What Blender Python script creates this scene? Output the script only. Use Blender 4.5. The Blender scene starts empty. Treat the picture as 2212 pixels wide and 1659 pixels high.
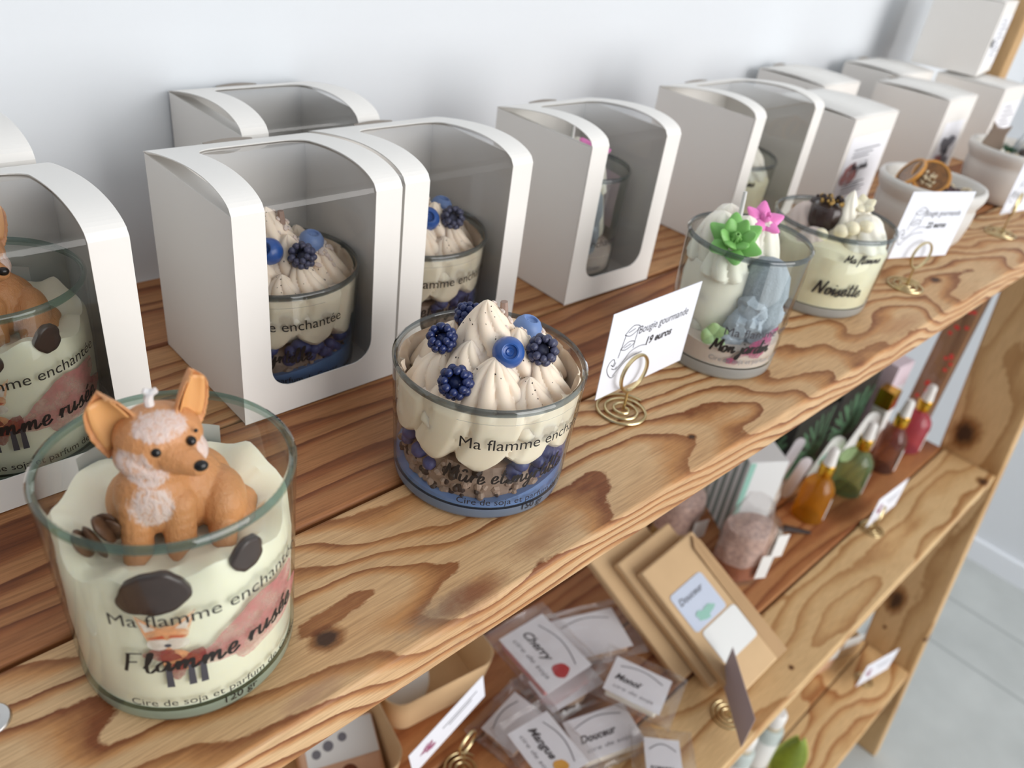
import bpy, bmesh, math, random
from math import sin, cos, pi, radians, sqrt, atan2
from mathutils import Vector, Matrix, Euler, noise as mnoise

scene = bpy.context.scene
COL = scene.collection

# ---------------------------------------------------------------- camera
cam_data = bpy.data.cameras.new('camera')
cam = bpy.data.objects.new('camera', cam_data)
COL.objects.link(cam)
CAMPOS = (0.0319, -0.1394, 0.2386)
CR = ((0.72328448, 0.29895644, -0.62248261), (-0.67900766, 0.47202002, -0.56226836), (0.12573051, 0.82935044, 0.54439847))
m = Matrix(CR).to_4x4()
m.translation = CAMPOS
cam.matrix_world = m
cam_data.sensor_fit = 'HORIZONTAL'
cam_data.sensor_width = 36.0
cam_data.lens = 1719.71 * 36.0 / 2212.0
cam_data.clip_start = 0.01
cam_data.clip_end = 30
cam_data.dof.use_dof = True
cam_data.dof.focus_distance = 0.322
cam_data.dof.aperture_fstop = 10.5
scene.camera = cam
scene.cycles.transparent_max_bounces = 40
scene.cycles.max_bounces = 14

# ---------------------------------------------------------------- world, window light, exposure
world = bpy.data.worlds.new('world')
scene.world = world
world.use_nodes = True
wn = world.node_tree.nodes
bg = wn['Background']
bg.inputs[0].default_value = (0.83, 0.88, 0.98, 1)
bg.inputs[1].default_value = 0.40


def area(name, loc, target, sx, sy, power, col):
    d = bpy.data.lights.new(name, 'AREA')
    d.shape = 'RECTANGLE'
    d.size = sx
    d.size_y = sy
    d.energy = power
    d.color = col
    o = bpy.data.objects.new(name, d)
    COL.objects.link(o)
    o.location = loc
    o.rotation_euler = (Vector(target) - Vector(loc)).to_track_quat('-Z', 'Y').to_euler()
    return o


area('shop_window_light', (1.05, -2.5, 0.6), (0.5, 0.1, -0.15), 2.8, 1.8, 132, (1.0, 0.98, 0.96))

scene.view_settings.view_transform = 'Standard'
scene.view_settings.look = 'None'
scene.view_settings.exposure = -0.55
scene.view_settings.gamma = 1.0
scene.view_settings.use_curve_mapping = False


# ---------------------------------------------------------------- material helpers
def lin(c):
    """sRGB 0-255 -> linear rgba"""
    o = []
    for v in c:
        v = v / 255.0
        o.append(v / 12.92 if v <= 0.04045 else ((v + 0.055) / 1.055) ** 2.4)
    return (o[0], o[1], o[2], 1.0)


def newmat(name):
    mt = bpy.data.materials.new(name)
    mt.use_nodes = True
    nt = mt.node_tree
    for n in list(nt.nodes):
        nt.nodes.remove(n)
    out = nt.nodes.new('ShaderNodeOutputMaterial')
    return mt, nt, out


class NT:
    def __init__(self, nt):
        self.nt = nt

    def node(self, t, **kw):
        n = self.nt.nodes.new(t)
        for k, v in kw.items():
            if k.startswith('_'):
                n.inputs[k[1:].replace('_', ' ')].default_value = v
            else:
                setattr(n, k, v)
        return n

    def link(self, a, b):
        self.nt.links.new(a, b)

    def math(self, op, a, b=None, clamp=False):
        n = self.nt.nodes.new('ShaderNodeMath')
        n.operation = op
        n.use_clamp = clamp
        for i, v in enumerate((a, b)):
            if v is None:
                continue
            if isinstance(v, (int, float)):
                n.inputs[i].default_value = v
            else:
                self.link(v, n.inputs[i])
        return n.outputs[0]

    def mix(self, fac, a, b, mode='MIX'):
        n = self.nt.nodes.new('ShaderNodeMixRGB')
        n.blend_type = mode
        for i, v in enumerate((fac, a, b)):
            if isinstance(v, (int, float)):
                n.inputs[i].default_value = v
            elif isinstance(v, tuple):
                n.inputs[i].default_value = v
            else:
                self.link(v, n.inputs[i])
        return n.outputs[0]

    def ramp(self, fac, stops, interp='LINEAR'):
        n = self.nt.nodes.new('ShaderNodeValToRGB')
        cr = n.color_ramp
        cr.interpolation = interp
        while len(cr.elements) < len(stops):
            cr.elements.new(0.5)
        for e, (p, c) in zip(cr.elements, stops):
            e.position = p
            e.color = c
        self.link(fac, n.inputs[0])
        return n.outputs[0]

    def noise(self, vec, scale, detail=2.0, rough=0.5, dist=0.0):
        n = self.nt.nodes.new('ShaderNodeTexNoise')
        n.inputs['Scale'].default_value = scale
        n.inputs['Detail'].default_value = detail
        n.inputs['Roughness'].default_value = rough
        n.inputs['Distortion'].default_value = dist
        self.link(vec, n.inputs['Vector'])
        return n.outputs[0]

    def mapping(self, vec, scale=(1, 1, 1), loc=(0, 0, 0), rot=(0, 0, 0)):
        n = self.nt.nodes.new('ShaderNodeMapping')
        n.inputs['Scale'].default_value = scale
        n.inputs['Location'].default_value = loc
        n.inputs['Rotation'].default_value = rot
        self.link(vec, n.inputs['Vector'])
        return n.outputs[0]


def plain(name, rgb, rough=0.5, spec=0.5, metal=0.0, noise=0.0, nscale=60, bump=0.0, bscale=200, sss=0.0, sssr=(1, .5, .3), sscale=0.003, trans=0.0, sheen=0.0, coat=0.0):
    mt, nt, out = newmat(name)
    t = NT(nt)
    b = t.node('ShaderNodeBsdfPrincipled')
    c = lin(rgb)
    b.inputs['Base Color'].default_value = c
    b.inputs['Roughness'].default_value = rough
    b.inputs['Specular IOR Level'].default_value = spec
    b.inputs['Metallic'].default_value = metal
    if trans:
        b.inputs['Transmission Weight'].default_value = trans
    if coat:
        b.inputs['Coat Weight'].default_value = coat
    if sss:
        b.inputs['Subsurface Weight'].default_value = sss
        b.inputs['Subsurface Radius'].default_value = sssr
        b.inputs['Subsurface Scale'].default_value = sscale
    tc = t.node('ShaderNodeTexCoord')
    if noise:
        n = t.noise(tc.outputs['Object'], nscale, 3)
        col = t.ramp(n, [(0.3, tuple(x * (1 - noise) for x in c[:3]) + (1,)), (0.7, tuple(min(1, x * (1 + noise * .6)) for x in c[:3]) + (1,))])
        t.link(col, b.inputs['Base Color'])
    if bump:
        n = t.noise(tc.outputs['Object'], bscale, 4, 0.6)
        bp = t.node('ShaderNodeBump')
        bp.inputs['Strength'].default_value = bump
        bp.inputs['Distance'].default_value = 0.001
        t.link(n, bp.inputs['Height'])
        t.link(bp.outputs[0], b.inputs['Normal'])
    t.link(b.outputs[0], out.inputs[0])
    return mt


def thin_glass(name, tint, refl=1.0, ior=1.45, rough=0.0, haze=0.0, hazecol=(255, 255, 255)):
    """a thin clear pane: what passes is tinted, what grazes is mirrored"""
    mt, nt, out = newmat(name)
    t = NT(nt)
    tr = t.node('ShaderNodeBsdfTransparent')
    tr.inputs[0].default_value = lin(tint)
    gl = t.node('ShaderNodeBsdfGlossy')
    gl.inputs['Roughness'].default_value = rough
    lw = t.node('ShaderNodeLayerWeight')
    lw.inputs[0].default_value = .5
    f0 = ((ior - 1) / (ior + 1)) ** 2
    p5 = t.math('POWER', lw.outputs['Facing'], 5.0)
    f = t.math('MULTIPLY', t.math('ADD', t.math('MULTIPLY', p5, 1 - f0), f0), refl, True)
    mx = t.node('ShaderNodeMixShader')
    t.link(f, mx.inputs[0])
    base = tr.outputs[0]
    if haze:
        df = t.node('ShaderNodeBsdfDiffuse')
        df.inputs[0].default_value = lin(hazecol)
        tl = t.node('ShaderNodeBsdfTranslucent')
        tl.inputs[0].default_value = lin(hazecol)
        ad = t.node('ShaderNodeMixShader')
        ad.inputs[0].default_value = .5
        t.link(df.outputs[0], ad.inputs[1])
        t.link(tl.outputs[0], ad.inputs[2])
        m2 = t.node('ShaderNodeMixShader')
        m2.inputs[0].default_value = haze
        t.link(tr.outputs[0], m2.inputs[1])
        t.link(ad.outputs[0], m2.inputs[2])
        base = m2.outputs[0]
    t.link(base, mx.inputs[1])
    t.link(gl.outputs[0], mx.inputs[2])
    t.link(mx.outputs[0], out.inputs[0])
    return mt


def watercolour(name, rgb, lo=.25, hi=.95, scale=260):
    """thin paint on clear film: pools in places, nearly bare in others"""
    mt, nt, out = newmat(name)
    t = NT(nt)
    tc = t.node('ShaderNodeTexCoord')
    n = t.noise(tc.outputs['Object'], scale, 4, .6)
    f = t.ramp(n, [(.32, (lo, lo, lo, 1)), (.68, (hi, hi, hi, 1))])
    df = t.node('ShaderNodeBsdfDiffuse')
    df.inputs[0].default_value = lin(rgb)
    tr = t.node('ShaderNodeBsdfTransparent')
    mx = t.node('ShaderNodeMixShader')
    t.link(f, mx.inputs[0])
    t.link(tr.outputs[0], mx.inputs[1])
    t.link(df.outputs[0], mx.inputs[2])
    t.link(mx.outputs[0], out.inputs[0])
    return mt


def wood(name, light, mid, dark, tongue=None, seed=0, kx=5.0, ky=22.0, amp=5.0, bands=30.0, along='x', knots=(), stains=(), contrast=1.0, rough=0.55, fib=0.35):
    """pine: rings drawn out along the board, soft on one side and sharp on the other"""
    mt, nt, out = newmat(name)
    t = NT(nt)
    tc = t.node('ShaderNodeTexCoord')
    v = tc.outputs['Object']
    sep0 = t.node('ShaderNodeSeparateXYZ')
    t.link(v, sep0.inputs[0])
    X, Y, Z = sep0.outputs
    if along == 'z':
        X, Z = Z, X
    cmb = t.node('ShaderNodeCombineXYZ')
    t.link(t.math('MULTIPLY', X, kx), cmb.inputs[0])
    t.link(t.math('MULTIPLY', Y, ky), cmb.inputs[1])
    t.link(t.math('ADD', t.math('MULTIPLY', Z, ky), seed * 3.7), cmb.inputs[2])
    n1 = t.noise(cmb.outputs[0], 1.0, 1.5, 0.45)
    cm2 = t.node('ShaderNodeCombineXYZ')
    t.link(t.math('MULTIPLY', X, kx * 14), cm2.inputs[0])
    t.link(t.math('MULTIPLY', Y, ky * 9), cm2.inputs[1])
    t.link(t.math('ADD', t.math('MULTIPLY', Z, ky * 9), seed), cm2.inputs[2])
    n2 = t.noise(cm2.outputs[0], 1.0, 3, 0.6)
    h = t.math('ADD', t.math('MULTIPLY', n1, amp), t.math('MULTIPLY', t.math('ADD', Y, t.math('MULTIPLY', Z, 1.3)), bands))
    if tongue:
        yc, kq, step, na = tongue
        dy = t.math('SUBTRACT', Y, yc)
        h = t.math('DIVIDE', t.math('ADD', X, t.math('MULTIPLY', t.math('MULTIPLY', dy, dy), kq)), step)
        h = t.math('ADD', h, t.math('MULTIPLY', n1, na))
        h = t.math('ADD', h, t.math('MULTIPLY', Z, 160))
    h = t.math('ADD', h, t.math('MULTIPLY', n2, 0.2))
    kmask = None
    for (ax, ay, rx, ry) in knots:
        dx = t.math('DIVIDE', t.math('SUBTRACT', X, ax), rx)
        dy = t.math('DIVIDE', t.math('SUBTRACT', Y, ay), ry)
        d = t.math('SQRT', t.math('ADD', t.math('MULTIPLY', dx, dx), t.math('MULTIPLY', dy, dy)))
        d = t.math('ADD', d, t.math('MULTIPLY', t.math('SUBTRACT', n2, 0.5), 0.8))
        k = t.math('SUBTRACT', 1.45, d, True)
        kmask = k if kmask is None else t.math('MAXIMUM', kmask, k)
    saw = t.math('FRACT', h)
    lite, md, dk = lin(light), lin(mid), lin(dark)
    col = t.ramp(saw, [(0.0, lite), (0.42, lite), (0.68, md), (0.90, dk), (0.955, dk), (1.0, lite)])
    # slow change of colour over the board
    n3 = t.noise(cmb.outputs[0], 0.7, 2)
    col = t.mix(t.ramp(n3, [(0.4, (0, 0, 0, 1)), (0.7, (.55, .55, .55, 1))]), col, md)
    # fibres
    cm3 = t.node('ShaderNodeCombineXYZ')
    t.link(t.math('MULTIPLY', X, 45), cm3.inputs[0])
    t.link(t.math('MULTIPLY', Y, 1100), cm3.inputs[1])
    t.link(t.math('MULTIPLY', Z, 1100), cm3.inputs[2])
    n4 = t.noise(cm3.outputs[0], 1.0, 3, 0.6)
    fibc = t.ramp(n4, [(0.3, (1 - fib, 1 - fib * 1.1, 1 - fib * 1.2, 1)), (0.6, (1, 1, 1, 1))])
    col = t.mix(0.8, col, fibc, 'MULTIPLY')
    for (ax, ay, rx, ry, rgb, st) in stains:
        dx = t.math('DIVIDE', t.math('SUBTRACT', X, ax), rx)
        dy = t.math('DIVIDE', t.math('SUBTRACT', Y, ay), ry)
        d = t.math('SQRT', t.math('ADD', t.math('MULTIPLY', dx, dx), t.math('MULTIPLY', dy, dy)))
        d = t.math('ADD', d, t.math('MULTIPLY', t.math('SUBTRACT', n2, 0.5), 1.2))
        k = t.math('MULTIPLY', t.math('SUBTRACT', 1.3, d, True), st, True)
        col = t.mix(k, col, lin(rgb))
    if kmask is not None:
        kc = t.ramp(kmask, [(0.0, (1, 1, 1, 1)), (0.5, (.5, .36, .25, 1)), (1.0, (.10, .065, .05, 1))])
        col = t.mix(1.0, col, kc, 'MULTIPLY')
    b = t.node('ShaderNodeBsdfPrincipled')
    b.inputs['Roughness'].default_value = rough
    b.inputs['Specular IOR Level'].default_value = 0.4
    t.link(col, b.inputs['Base Color'])
    bp = t.node('ShaderNodeBump')
    bp.inputs['Strength'].default_value = 0.25
    bp.inputs['Distance'].default_value = 0.0006
    t.link(t.math('ADD', n4, t.math('MULTIPLY', saw, -0.5)), bp.inputs['Height'])
    t.link(bp.outputs[0], b.inputs['Normal'])
    t.link(b.outputs[0], out.inputs[0])
    return mt


def attr_mix(name, rgb0, rgb1, attr, rough=0.5, sss=0.0, sssr=(1, .5, .3), sscale=.003, bump=0.0, bscale=(300, 300, 300), breakup=0.0, bkscale=600):
    """two paints on one body, the second brushed on where the attribute says"""
    mt, nt, out = newmat(name)
    t = NT(nt)
    a = t.node('ShaderNodeAttribute')
    a.attribute_name = attr
    tc = t.node('ShaderNodeTexCoord')
    f = a.outputs['Fac']
    mp = t.mapping(tc.outputs['Object'], bscale)
    n = t.noise(mp, 1.0, 3, .65, .6)
    if breakup:
        # bristles: the paint catches the high hairs only
        hair = t.math('ADD', t.math('MULTIPLY', f, 1.25), t.math('MULTIPLY', t.math('SUBTRACT', n, .5), breakup * 4.0))
        f = t.math('MULTIPLY', t.math('SUBTRACT', hair, .42, True), 1.15, True)
        f = t.math('MULTIPLY', f, t.math('GREATER_THAN', a.outputs['Fac'], .02))
    col = t.mix(f, lin(rgb0), lin(rgb1))
    b = t.node('ShaderNodeBsdfPrincipled')
    t.link(col, b.inputs['Base Color'])
    b.inputs['Roughness'].default_value = rough
    if sss:
        b.inputs['Subsurface Weight'].default_value = sss
        b.inputs['Subsurface Radius'].default_value = sssr
        b.inputs['Subsurface Scale'].default_value = sscale
    if bump:
        bp = t.node('ShaderNodeBump')
        bp.inputs['Strength'].default_value = bump
        bp.inputs['Distance'].default_value = 0.0008
        t.link(n, bp.inputs['Height'])
        t.link(bp.outputs[0], b.inputs['Normal'])
    t.link(b.outputs[0], out.inputs[0])
    return mt


# ---------------------------------------------------------------- object helpers
def tag(o, label=None, cat=None, group=None, kind=None):
    if label:
        o['label'] = label
    if cat:
        o['category'] = cat
    if group:
        o['group'] = group
    if kind:
        o['kind'] = kind
    return o


def empty(name, loc=(0, 0, 0), rz=0.0, label=None, cat=None, group=None, rot=None):
    o = bpy.data.objects.new(name, None)
    COL.objects.link(o)
    o.empty_display_size = 0.01
    o.location = loc
    o.rotation_euler = rot if rot else (0, 0, rz)
    tag(o, label, cat, group)
    return o


def link_mesh(name, me, mats, parent=None, loc=None, rot=None):
    o = bpy.data.objects.new(name, me)
    COL.objects.link(o)
    if mats is not None:
        for mm in (mats if isinstance(mats, (list, tuple)) else [mats]):
            me.materials.append(mm)
    if parent:
        o.parent = parent
    if loc:
        o.location = loc
    if rot:
        o.rotation_euler = rot
    return o


class MB:
    """collects vertices and faces into one mesh"""

    def __init__(self):
        self.v = []
        self.f = []
        self.mi = []
        self.attr = None

    def add(self, vs, fs, mi=0, M=None):
        b = len(self.v)
        for p in vs:
            p = Vector(p)
            if M is not None:
                p = M @ p
            self.v.append(tuple(p))
        for q in fs:
            self.f.append(tuple(i + b for i in q))
            self.mi.append(mi)
        return b

    def box(self, a, b, mi=0, M=None):
        x0, y0, z0 = a
        x1, y1, z1 = b
        vs = [(x0, y0, z0), (x1, y0, z0), (x1, y1, z0), (x0, y1, z0), (x0, y0, z1), (x1, y0, z1), (x1, y1, z1), (x0, y1, z1)]
        fs = [(0, 3, 2, 1), (4, 5, 6, 7), (0, 1, 5, 4), (1, 2, 6, 5), (2, 3, 7, 6), (3, 0, 4, 7)]
        self.add(vs, fs, mi, M)

    def lathe(self, prof, n=64, mi=0, M=None, fmi=None, wob=None):
        vs = []
        fs = []
        ms = []
        rows = []
        for (r, z) in prof:
            if r <= 1e-7:
                rows.append([len(vs)])
                vs.append((0, 0, z))
            else:
                row = []
                for k in range(n):
                    a = 2 * pi * k / n
                    rr, zz = r, z
                    if wob:
                        rr, zz = wob(r, z, a)
                    row.append(len(vs))
                    vs.append((rr * cos(a), rr * sin(a), zz))
                rows.append(row)
        for i in range(len(rows) - 1):
            A, B = rows[i], rows[i + 1]
            mm = fmi(i) if fmi else mi
            for k in range(n):
                k2 = (k + 1) % n
                if len(A) == 1 and len(B) == 1:
                    continue
                if len(A) == 1:
                    fs.append((A[0], B[k2], B[k]))
                elif len(B) == 1:
                    fs.append((A[k], A[k2], B[0]))
                else:
                    fs.append((A[k], A[k2], B[k2], B[k]))
                ms.append(mm)
        b = len(self.v)
        self.add(vs, [], 0, M)
        for q, mm in zip(fs, ms):
            self.f.append(tuple(i + b for i in q))
            self.mi.append(mm)

    def ball(self, c, r, nu=12, nv=8, mi=0, M=None):
        if isinstance(r, (int, float)):
            r = (r, r, r)
        vs = [(c[0], c[1], c[2] - r[2])]
        for j in range(1, nv):
            p = -pi / 2 + pi * j / nv
            for i in range(nu):
                a = 2 * pi * i / nu
                vs.append((c[0] + r[0] * cos(p) * cos(a), c[1] + r[1] * cos(p) * sin(a), c[2] + r[2] * sin(p)))
        vs.append((c[0], c[1], c[2] + r[2]))
        fs = []
        for i in range(nu):
            i2 = (i + 1) % nu
            fs.append((0, 1 + i2, 1 + i))
            for j in range(nv - 2):
                a = 1 + j * nu
                fs.append((a + i, a + i2, a + nu + i2, a + nu + i))
            a = 1 + (nv - 2) * nu
            fs.append((a + i, a + i2, len(vs) - 1))
        self.add(vs, fs, mi, M)

    def tube(self, pts, r, n=8, mi=0, closed=False, M=None):
        pts = [Vector(p) for p in pts]
        N = len(pts)
        rr = r if isinstance(r, (list, tuple)) else [r] * N
        vs = []
        ref = Vector((0, 0, 1))
        prev = None
        for i in range(N):
            a = pts[(i - 1) % N] if (closed or i > 0) else pts[i]
            b = pts[(i + 1) % N] if (closed or i < N - 1) else pts[i]
            d = (b - a)
            d = d.normalized() if d.length > 1e-9 else Vector((0, 0, 1))
            if prev is None:
                u = d.cross(ref)
                if u.length < 1e-3:
                    u = d.cross(Vector((1, 0, 0)))
                u.normalize()
            else:
                u = prev - d * prev.dot(d)
                if u.length < 1e-6:
                    u = d.orthogonal()
                u.normalize()
            prev = u
            w = d.cross(u)
            for k in range(n):
                t = 2 * pi * k / n
                vs.append(pts[i] + (u * cos(t) + w * sin(t)) * rr[i])
        fs = []
        for i in range(N if closed else N - 1):
            j = (i + 1) % N
            for k in range(n):
                k2 = (k + 1) % n
                fs.append((i * n + k, i * n + k2, j * n + k2, j * n + k))
        if not closed:
            fs.append(tuple(range(n))[::-1])
            fs.append(tuple((N - 1) * n + k for k in range(n)))
        self.add(vs, fs, mi, M)

    def grid(self, fn, nu, nv, mi=0, M=None, wrap=False):
        vs = [fn(i / (nu if wrap else nu - 1), j / (nv - 1)) for j in range(nv) for i in range(nu)]
        fs = []
        for j in range(nv - 1):
            for i in range(nu if wrap else nu - 1):
                i2 = (i + 1) % nu
                fs.append((j * nu + i, j * nu + i2, (j + 1) * nu + i2, (j + 1) * nu + i))
        self.add(vs, fs, mi, M)

    def quad_slab(self, q, th, mi=0):
        """thin solid under four corner points"""
        q = [Vector(p) for p in q]
        nrm = (q[1] - q[0]).cross(q[3] - q[0]).normalized()
        lo = [p - nrm * th for p in q]
        vs = q + lo
        self.add(vs, [(0, 1, 2, 3), (7, 6, 5, 4), (0, 4, 5, 1), (1, 5, 6, 2), (2, 6, 7, 3), (3, 7, 4, 0)], mi)
        return nrm

    def build(self, name, mats, parent=None, smooth=True, loc=None, rot=None, bevel=0.0, bseg=2, angle=40, solid=0.0, fixn=True):
        me = bpy.data.meshes.new(name)
        me.from_pydata(self.v, [], self.f)
        for p, mm in zip(me.polygons, self.mi):
            p.material_index = mm
        if fixn:
            bm = bmesh.new()
            bm.from_mesh(me)
            bmesh.ops.recalc_face_normals(bm, faces=bm.faces)
            bm.to_mesh(me)
            bm.free()
        if smooth:
            me.polygons.foreach_set('use_smooth', [True] * len(me.polygons))
            try:
                me.set_sharp_from_angle(angle=radians(angle))
            except Exception:
                pass
        me.update()
        o = link_mesh(name, me, mats, parent, loc, rot)
        if solid:
            s = o.modifiers.new('solid', 'SOLIDIFY')
            s.thickness = solid
            s.offset = 0
        if bevel:
            b = o.modifiers.new('bevel', 'BEVEL')
            b.width = bevel
            b.segments = bseg
            b.limit_method = 'ANGLE'
        return o


def frame(o, x, y, z):
    """matrix with the given axes and origin"""
    return Matrix(((x[0], y[0], z[0], o[0]), (x[1], y[1], z[1], o[1]), (x[2], y[2], z[2], o[2]), (0, 0, 0, 1)))


def copy_tree(o, parent=None):
    c = o.copy()
    COL.objects.link(c)
    if parent:
        c.parent = parent
    for ch in list(o.children):
        copy_tree(ch, c)
    return c


def clone(o, loc, rz=0.0, label=None, group=None, sc=None):
    c = copy_tree(o)
    c.location = loc
    c.rotation_euler = (0, 0, rz)
    if sc:
        c.scale = (sc, sc, sc)
    if label:
        c['label'] = label
    if group:
        c['group'] = group
    return c


# ---------------------------------------------------------------- lettering
def text2d(body, size, shear=0.0, bold=0.0, align='LEFT'):
    cu = bpy.data.curves.new('lettering', 'FONT')
    cu.body = body
    cu.size = size
    cu.shear = shear
    cu.offset = bold
    cu.align_x = align
    cu.resolution_u = 3
    ob = bpy.data.objects.new('lettering', cu)
    COL.objects.link(ob)
    dg = bpy.context.evaluated_depsgraph_get()
    me = bpy.data.meshes.new_from_object(ob.evaluated_get(dg))
    vs = [(v.co.x, v.co.y) for v in me.vertices]
    fs = [tuple(p.vertices) for p in me.polygons]
    bpy.data.objects.remove(ob)
    bpy.data.curves.remove(cu)
    bpy.data.meshes.remove(me)
    return vs, fs


def catmull(p, n=7):
    out = []
    for i in range(len(p) - 1):
        a = p[max(i - 1, 0)]
        b = p[i]
        c = p[i + 1]
        d = p[min(i + 2, len(p) - 1)]
        for k in range(n):
            t = k / n
            out.append(tuple(0.5 * (2 * b[j] + (c[j] - a[j]) * t + (2 * a[j] - 5 * b[j] + 4 * c[j] - d[j]) * t * t + (3 * b[j] - a[j] - 3 * c[j] + d[j]) * t ** 3) for j in (0, 1)))
    out.append(tuple(p[-1]))
    return out


def ribbon2d(strokes, w, n=7, smooth=True, var=0.35):
    vs, fs = [], []
    for s in strokes:
        pts = catmull(s, n) if smooth and len(s) > 2 else s
        N = len(pts)
        b = len(vs)
        for i, p in enumerate(pts):
            a = pts[max(i - 1, 0)]
            c = pts[min(i + 1, N - 1)]
            dx, dy = c[0] - a[0], c[1] - a[1]
            l = sqrt(dx * dx + dy * dy) or 1
            nx, ny = -dy / l, dx / l
            # broad nib: thicker going down
            ww = w * (1 - var + var * 2 * abs(dy) / l) * .5
            vs.append((p[0] + nx * ww, p[1] + ny * ww))
            vs.append((p[0] - nx * ww, p[1] - ny * ww))
        for i in range(N - 1):
            fs.append((b + 2 * i, b + 2 * i + 1, b + 2 * i + 3, b + 2 * i + 2))
    return vs, fs


BRUSH = {
    'F': (1.0, [[(.05, 0), (.12, .9), (.15, 1.9)], [(.0, 1.85), (.45, 1.95), (.95, 2.0)], [(.1, 1.0), (.4, 1.05), (.7, 1.12)]]),
    'l': (.62, [[(0, .4), (.3, 1.3), (.38, 2.0), (.2, 1.9), (.12, .9), (.2, .1), (.42, .0), (.66, .4)]]),
    'a': (.95, [[(.72, .85), (.4, 1.0), (.06, .6), (.12, .06), (.42, .12), (.7, .8), (.68, .25), (.78, .02), (1.0, .35)]]),
    'm': (1.35, [[(0, .35), (.14, .95), (.16, .05)], [(.16, .3), (.42, .9), (.54, .85), (.54, .05)], [(.54, .3), (.82, .9), (.95, .85), (.98, .15), (1.1, .02), (1.4, .4)]]),
    'n': (.95, [[(0, .35), (.14, .95), (.16, .05)], [(.16, .3), (.45, .9), (.58, .85), (.6, .15), (.72, .02), (1.0, .4)]]),
    'e': (.7, [[(0, .35), (.42, .5), (.5, .85), (.3, 1.0), (.08, .6), (.14, .1), (.4, .02), (.75, .4)]]),
    'é': (.7, [[(0, .35), (.42, .5), (.5, .85), (.3, 1.0), (.08, .6), (.14, .1), (.4, .02), (.75, .4)], [(.25, 1.25), (.5, 1.6)]]),
    'r': (.68, [[(0, .35), (.15, 1.0), (.16, .05)], [(.16, .4), (.36, .9), (.62, .85)]]),
    'u': (.92, [[(.02, .95), (.04, .2), (.28, .02), (.58, .6), (.62, .95)], [(.62, .95), (.6, .2), (.72, .02), (.95, .4)]]),
    'û': (.92, [[(.02, .95), (.04, .2), (.28, .02), (.58, .6), (.62, .95)], [(.62, .95), (.6, .2), (.72, .02), (.95, .4)], [(.1, 1.3), (.34, 1.65), (.56, 1.3)]]),
    's': (.7, [[(0, .3), (.4, 1.0), (.38, .7), (.5, .3), (.3, .0), (.05, .12)], [(.35, .02), (.72, .35)]]),
    't': (.62, [[(.28, 1.75), (.2, .5), (.28, .05), (.5, .08), (.65, .35)], [(-.02, 1.15), (.55, 1.25)]]),
    'y': (.85, [[(.02, .95), (.06, .3), (.3, .15), (.58, .85)], [(.6, .95), (.5, -.3), (.25, -.9), (.05, -.6), (.4, -.05), (.9, .4)]]),
    'i': (.4, [[(0, .35), (.14, .95), (.12, .2), (.22, .02), (.44, .4)], [(.18, 1.35), (.22, 1.5)]]),
    'M': (1.45, [[(0, 0), (.18, .95), (.3, 1.9)], [(.3, 1.9), (.45, 1.1), (.62, .55)], [(.62, .55), (.9, 1.3), (1.15, 1.95)], [(1.15, 1.95), (1.15, .9), (1.25, .05)]]),
    'N': (1.3, [[(0, 0), (.18, .95), (.3, 1.9)], [(.3, 1.9), (.6, .9), (.85, .05)], [(.85, .05), (1.0, 1.1), (1.2, 2.0)]]),
    'o': (.78, [[(.4, 1.0), (.08, .75), (.1, .15), (.36, .02), (.6, .4), (.5, .95), (.32, .9), (.82, .75)]]),
    'j': (.5, [[(.3, .95), (.28, -.3), (.1, -.95), (-.12, -.6), (.2, -.05), (.55, .4)], [(.3, 1.35), (.34, 1.5)]]),
    'd': (.98, [[(.68, .85), (.4, 1.0), (.06, .6), (.12, .06), (.42, .12), (.7, .8)], [(.8, 2.0), (.7, .8), (.68, .2), (.78, .02), (1.02, .38)]]),
    'f': (.6, [[(.0, .3), (.4, 1.5), (.38, 2.0), (.22, 1.7), (.12, .2), (.05, -.8)], [(-.05, 1.0), (.5, 1.08)]]),
    ' ': (.55, []),
}


def script2d(word, x_height, w, slant=.16, bounce=True, wide=1.0):
    x = 0.0
    st = []
    rnd = random.Random(len(word) * 7 + 3)
    for ch in word:
        adv, ss = BRUSH[ch]
        dy = rnd.uniform(-.08, .08) if bounce else 0
        for s in ss:
            st.append([((x + p[0] * (.5 + wide * .5) + slant * p[1]) * x_height, (p[1] + dy) * x_height) for p in s])
        x += adv * wide
    return ribbon2d(st, w, 6)


def flat2d(mb, d2, M, off=0.0, mi=0):
    """2-D outline laid on the plane of M (x right, y up, z outward)"""
    vs, fs = d2
    mb.add([(p[0], p[1], off) for p in vs], fs, mi, M)


def wrap2d(mb, d2, a0, z0, rad, off=0.00018, mi=0, slope=0.0):
    """2-D outline wrapped round a jar: a0 degrees at its left end"""
    vs, fs = d2
    out = []
    for (x, y) in vs:
        z = z0 + y + slope * x
        r = rad(z) + off
        a = radians(a0) + x / r
        out.append((r * cos(a), r * sin(a), z))
    mb.add(out, fs, mi)


def blob2d(rx, ry, n=28, seed=0, rough=.18, cx=0, cy=0):
    rnd = random.Random(seed)
    ph = [rnd.uniform(0, 6.28) for _ in range(4)]
    vs = [(cx, cy)]
    for k in range(n):
        a = 2 * pi * k / n
        s = 1 + rough * (sin(2 * a + ph[0]) * .5 + sin(3 * a + ph[1]) * .5 + sin(5 * a + ph[2]) * .35 + sin(9 * a + ph[3]) * .2)
        vs.append((cx + rx * s * cos(a), cy + ry * s * sin(a)))
    fs = [(0, 1 + k, 1 + (k + 1) % n) for k in range(n)]
    return vs, fs


def poly2d(pts):
    return [tuple(p) for p in pts], [tuple(range(len(pts)))]


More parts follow.
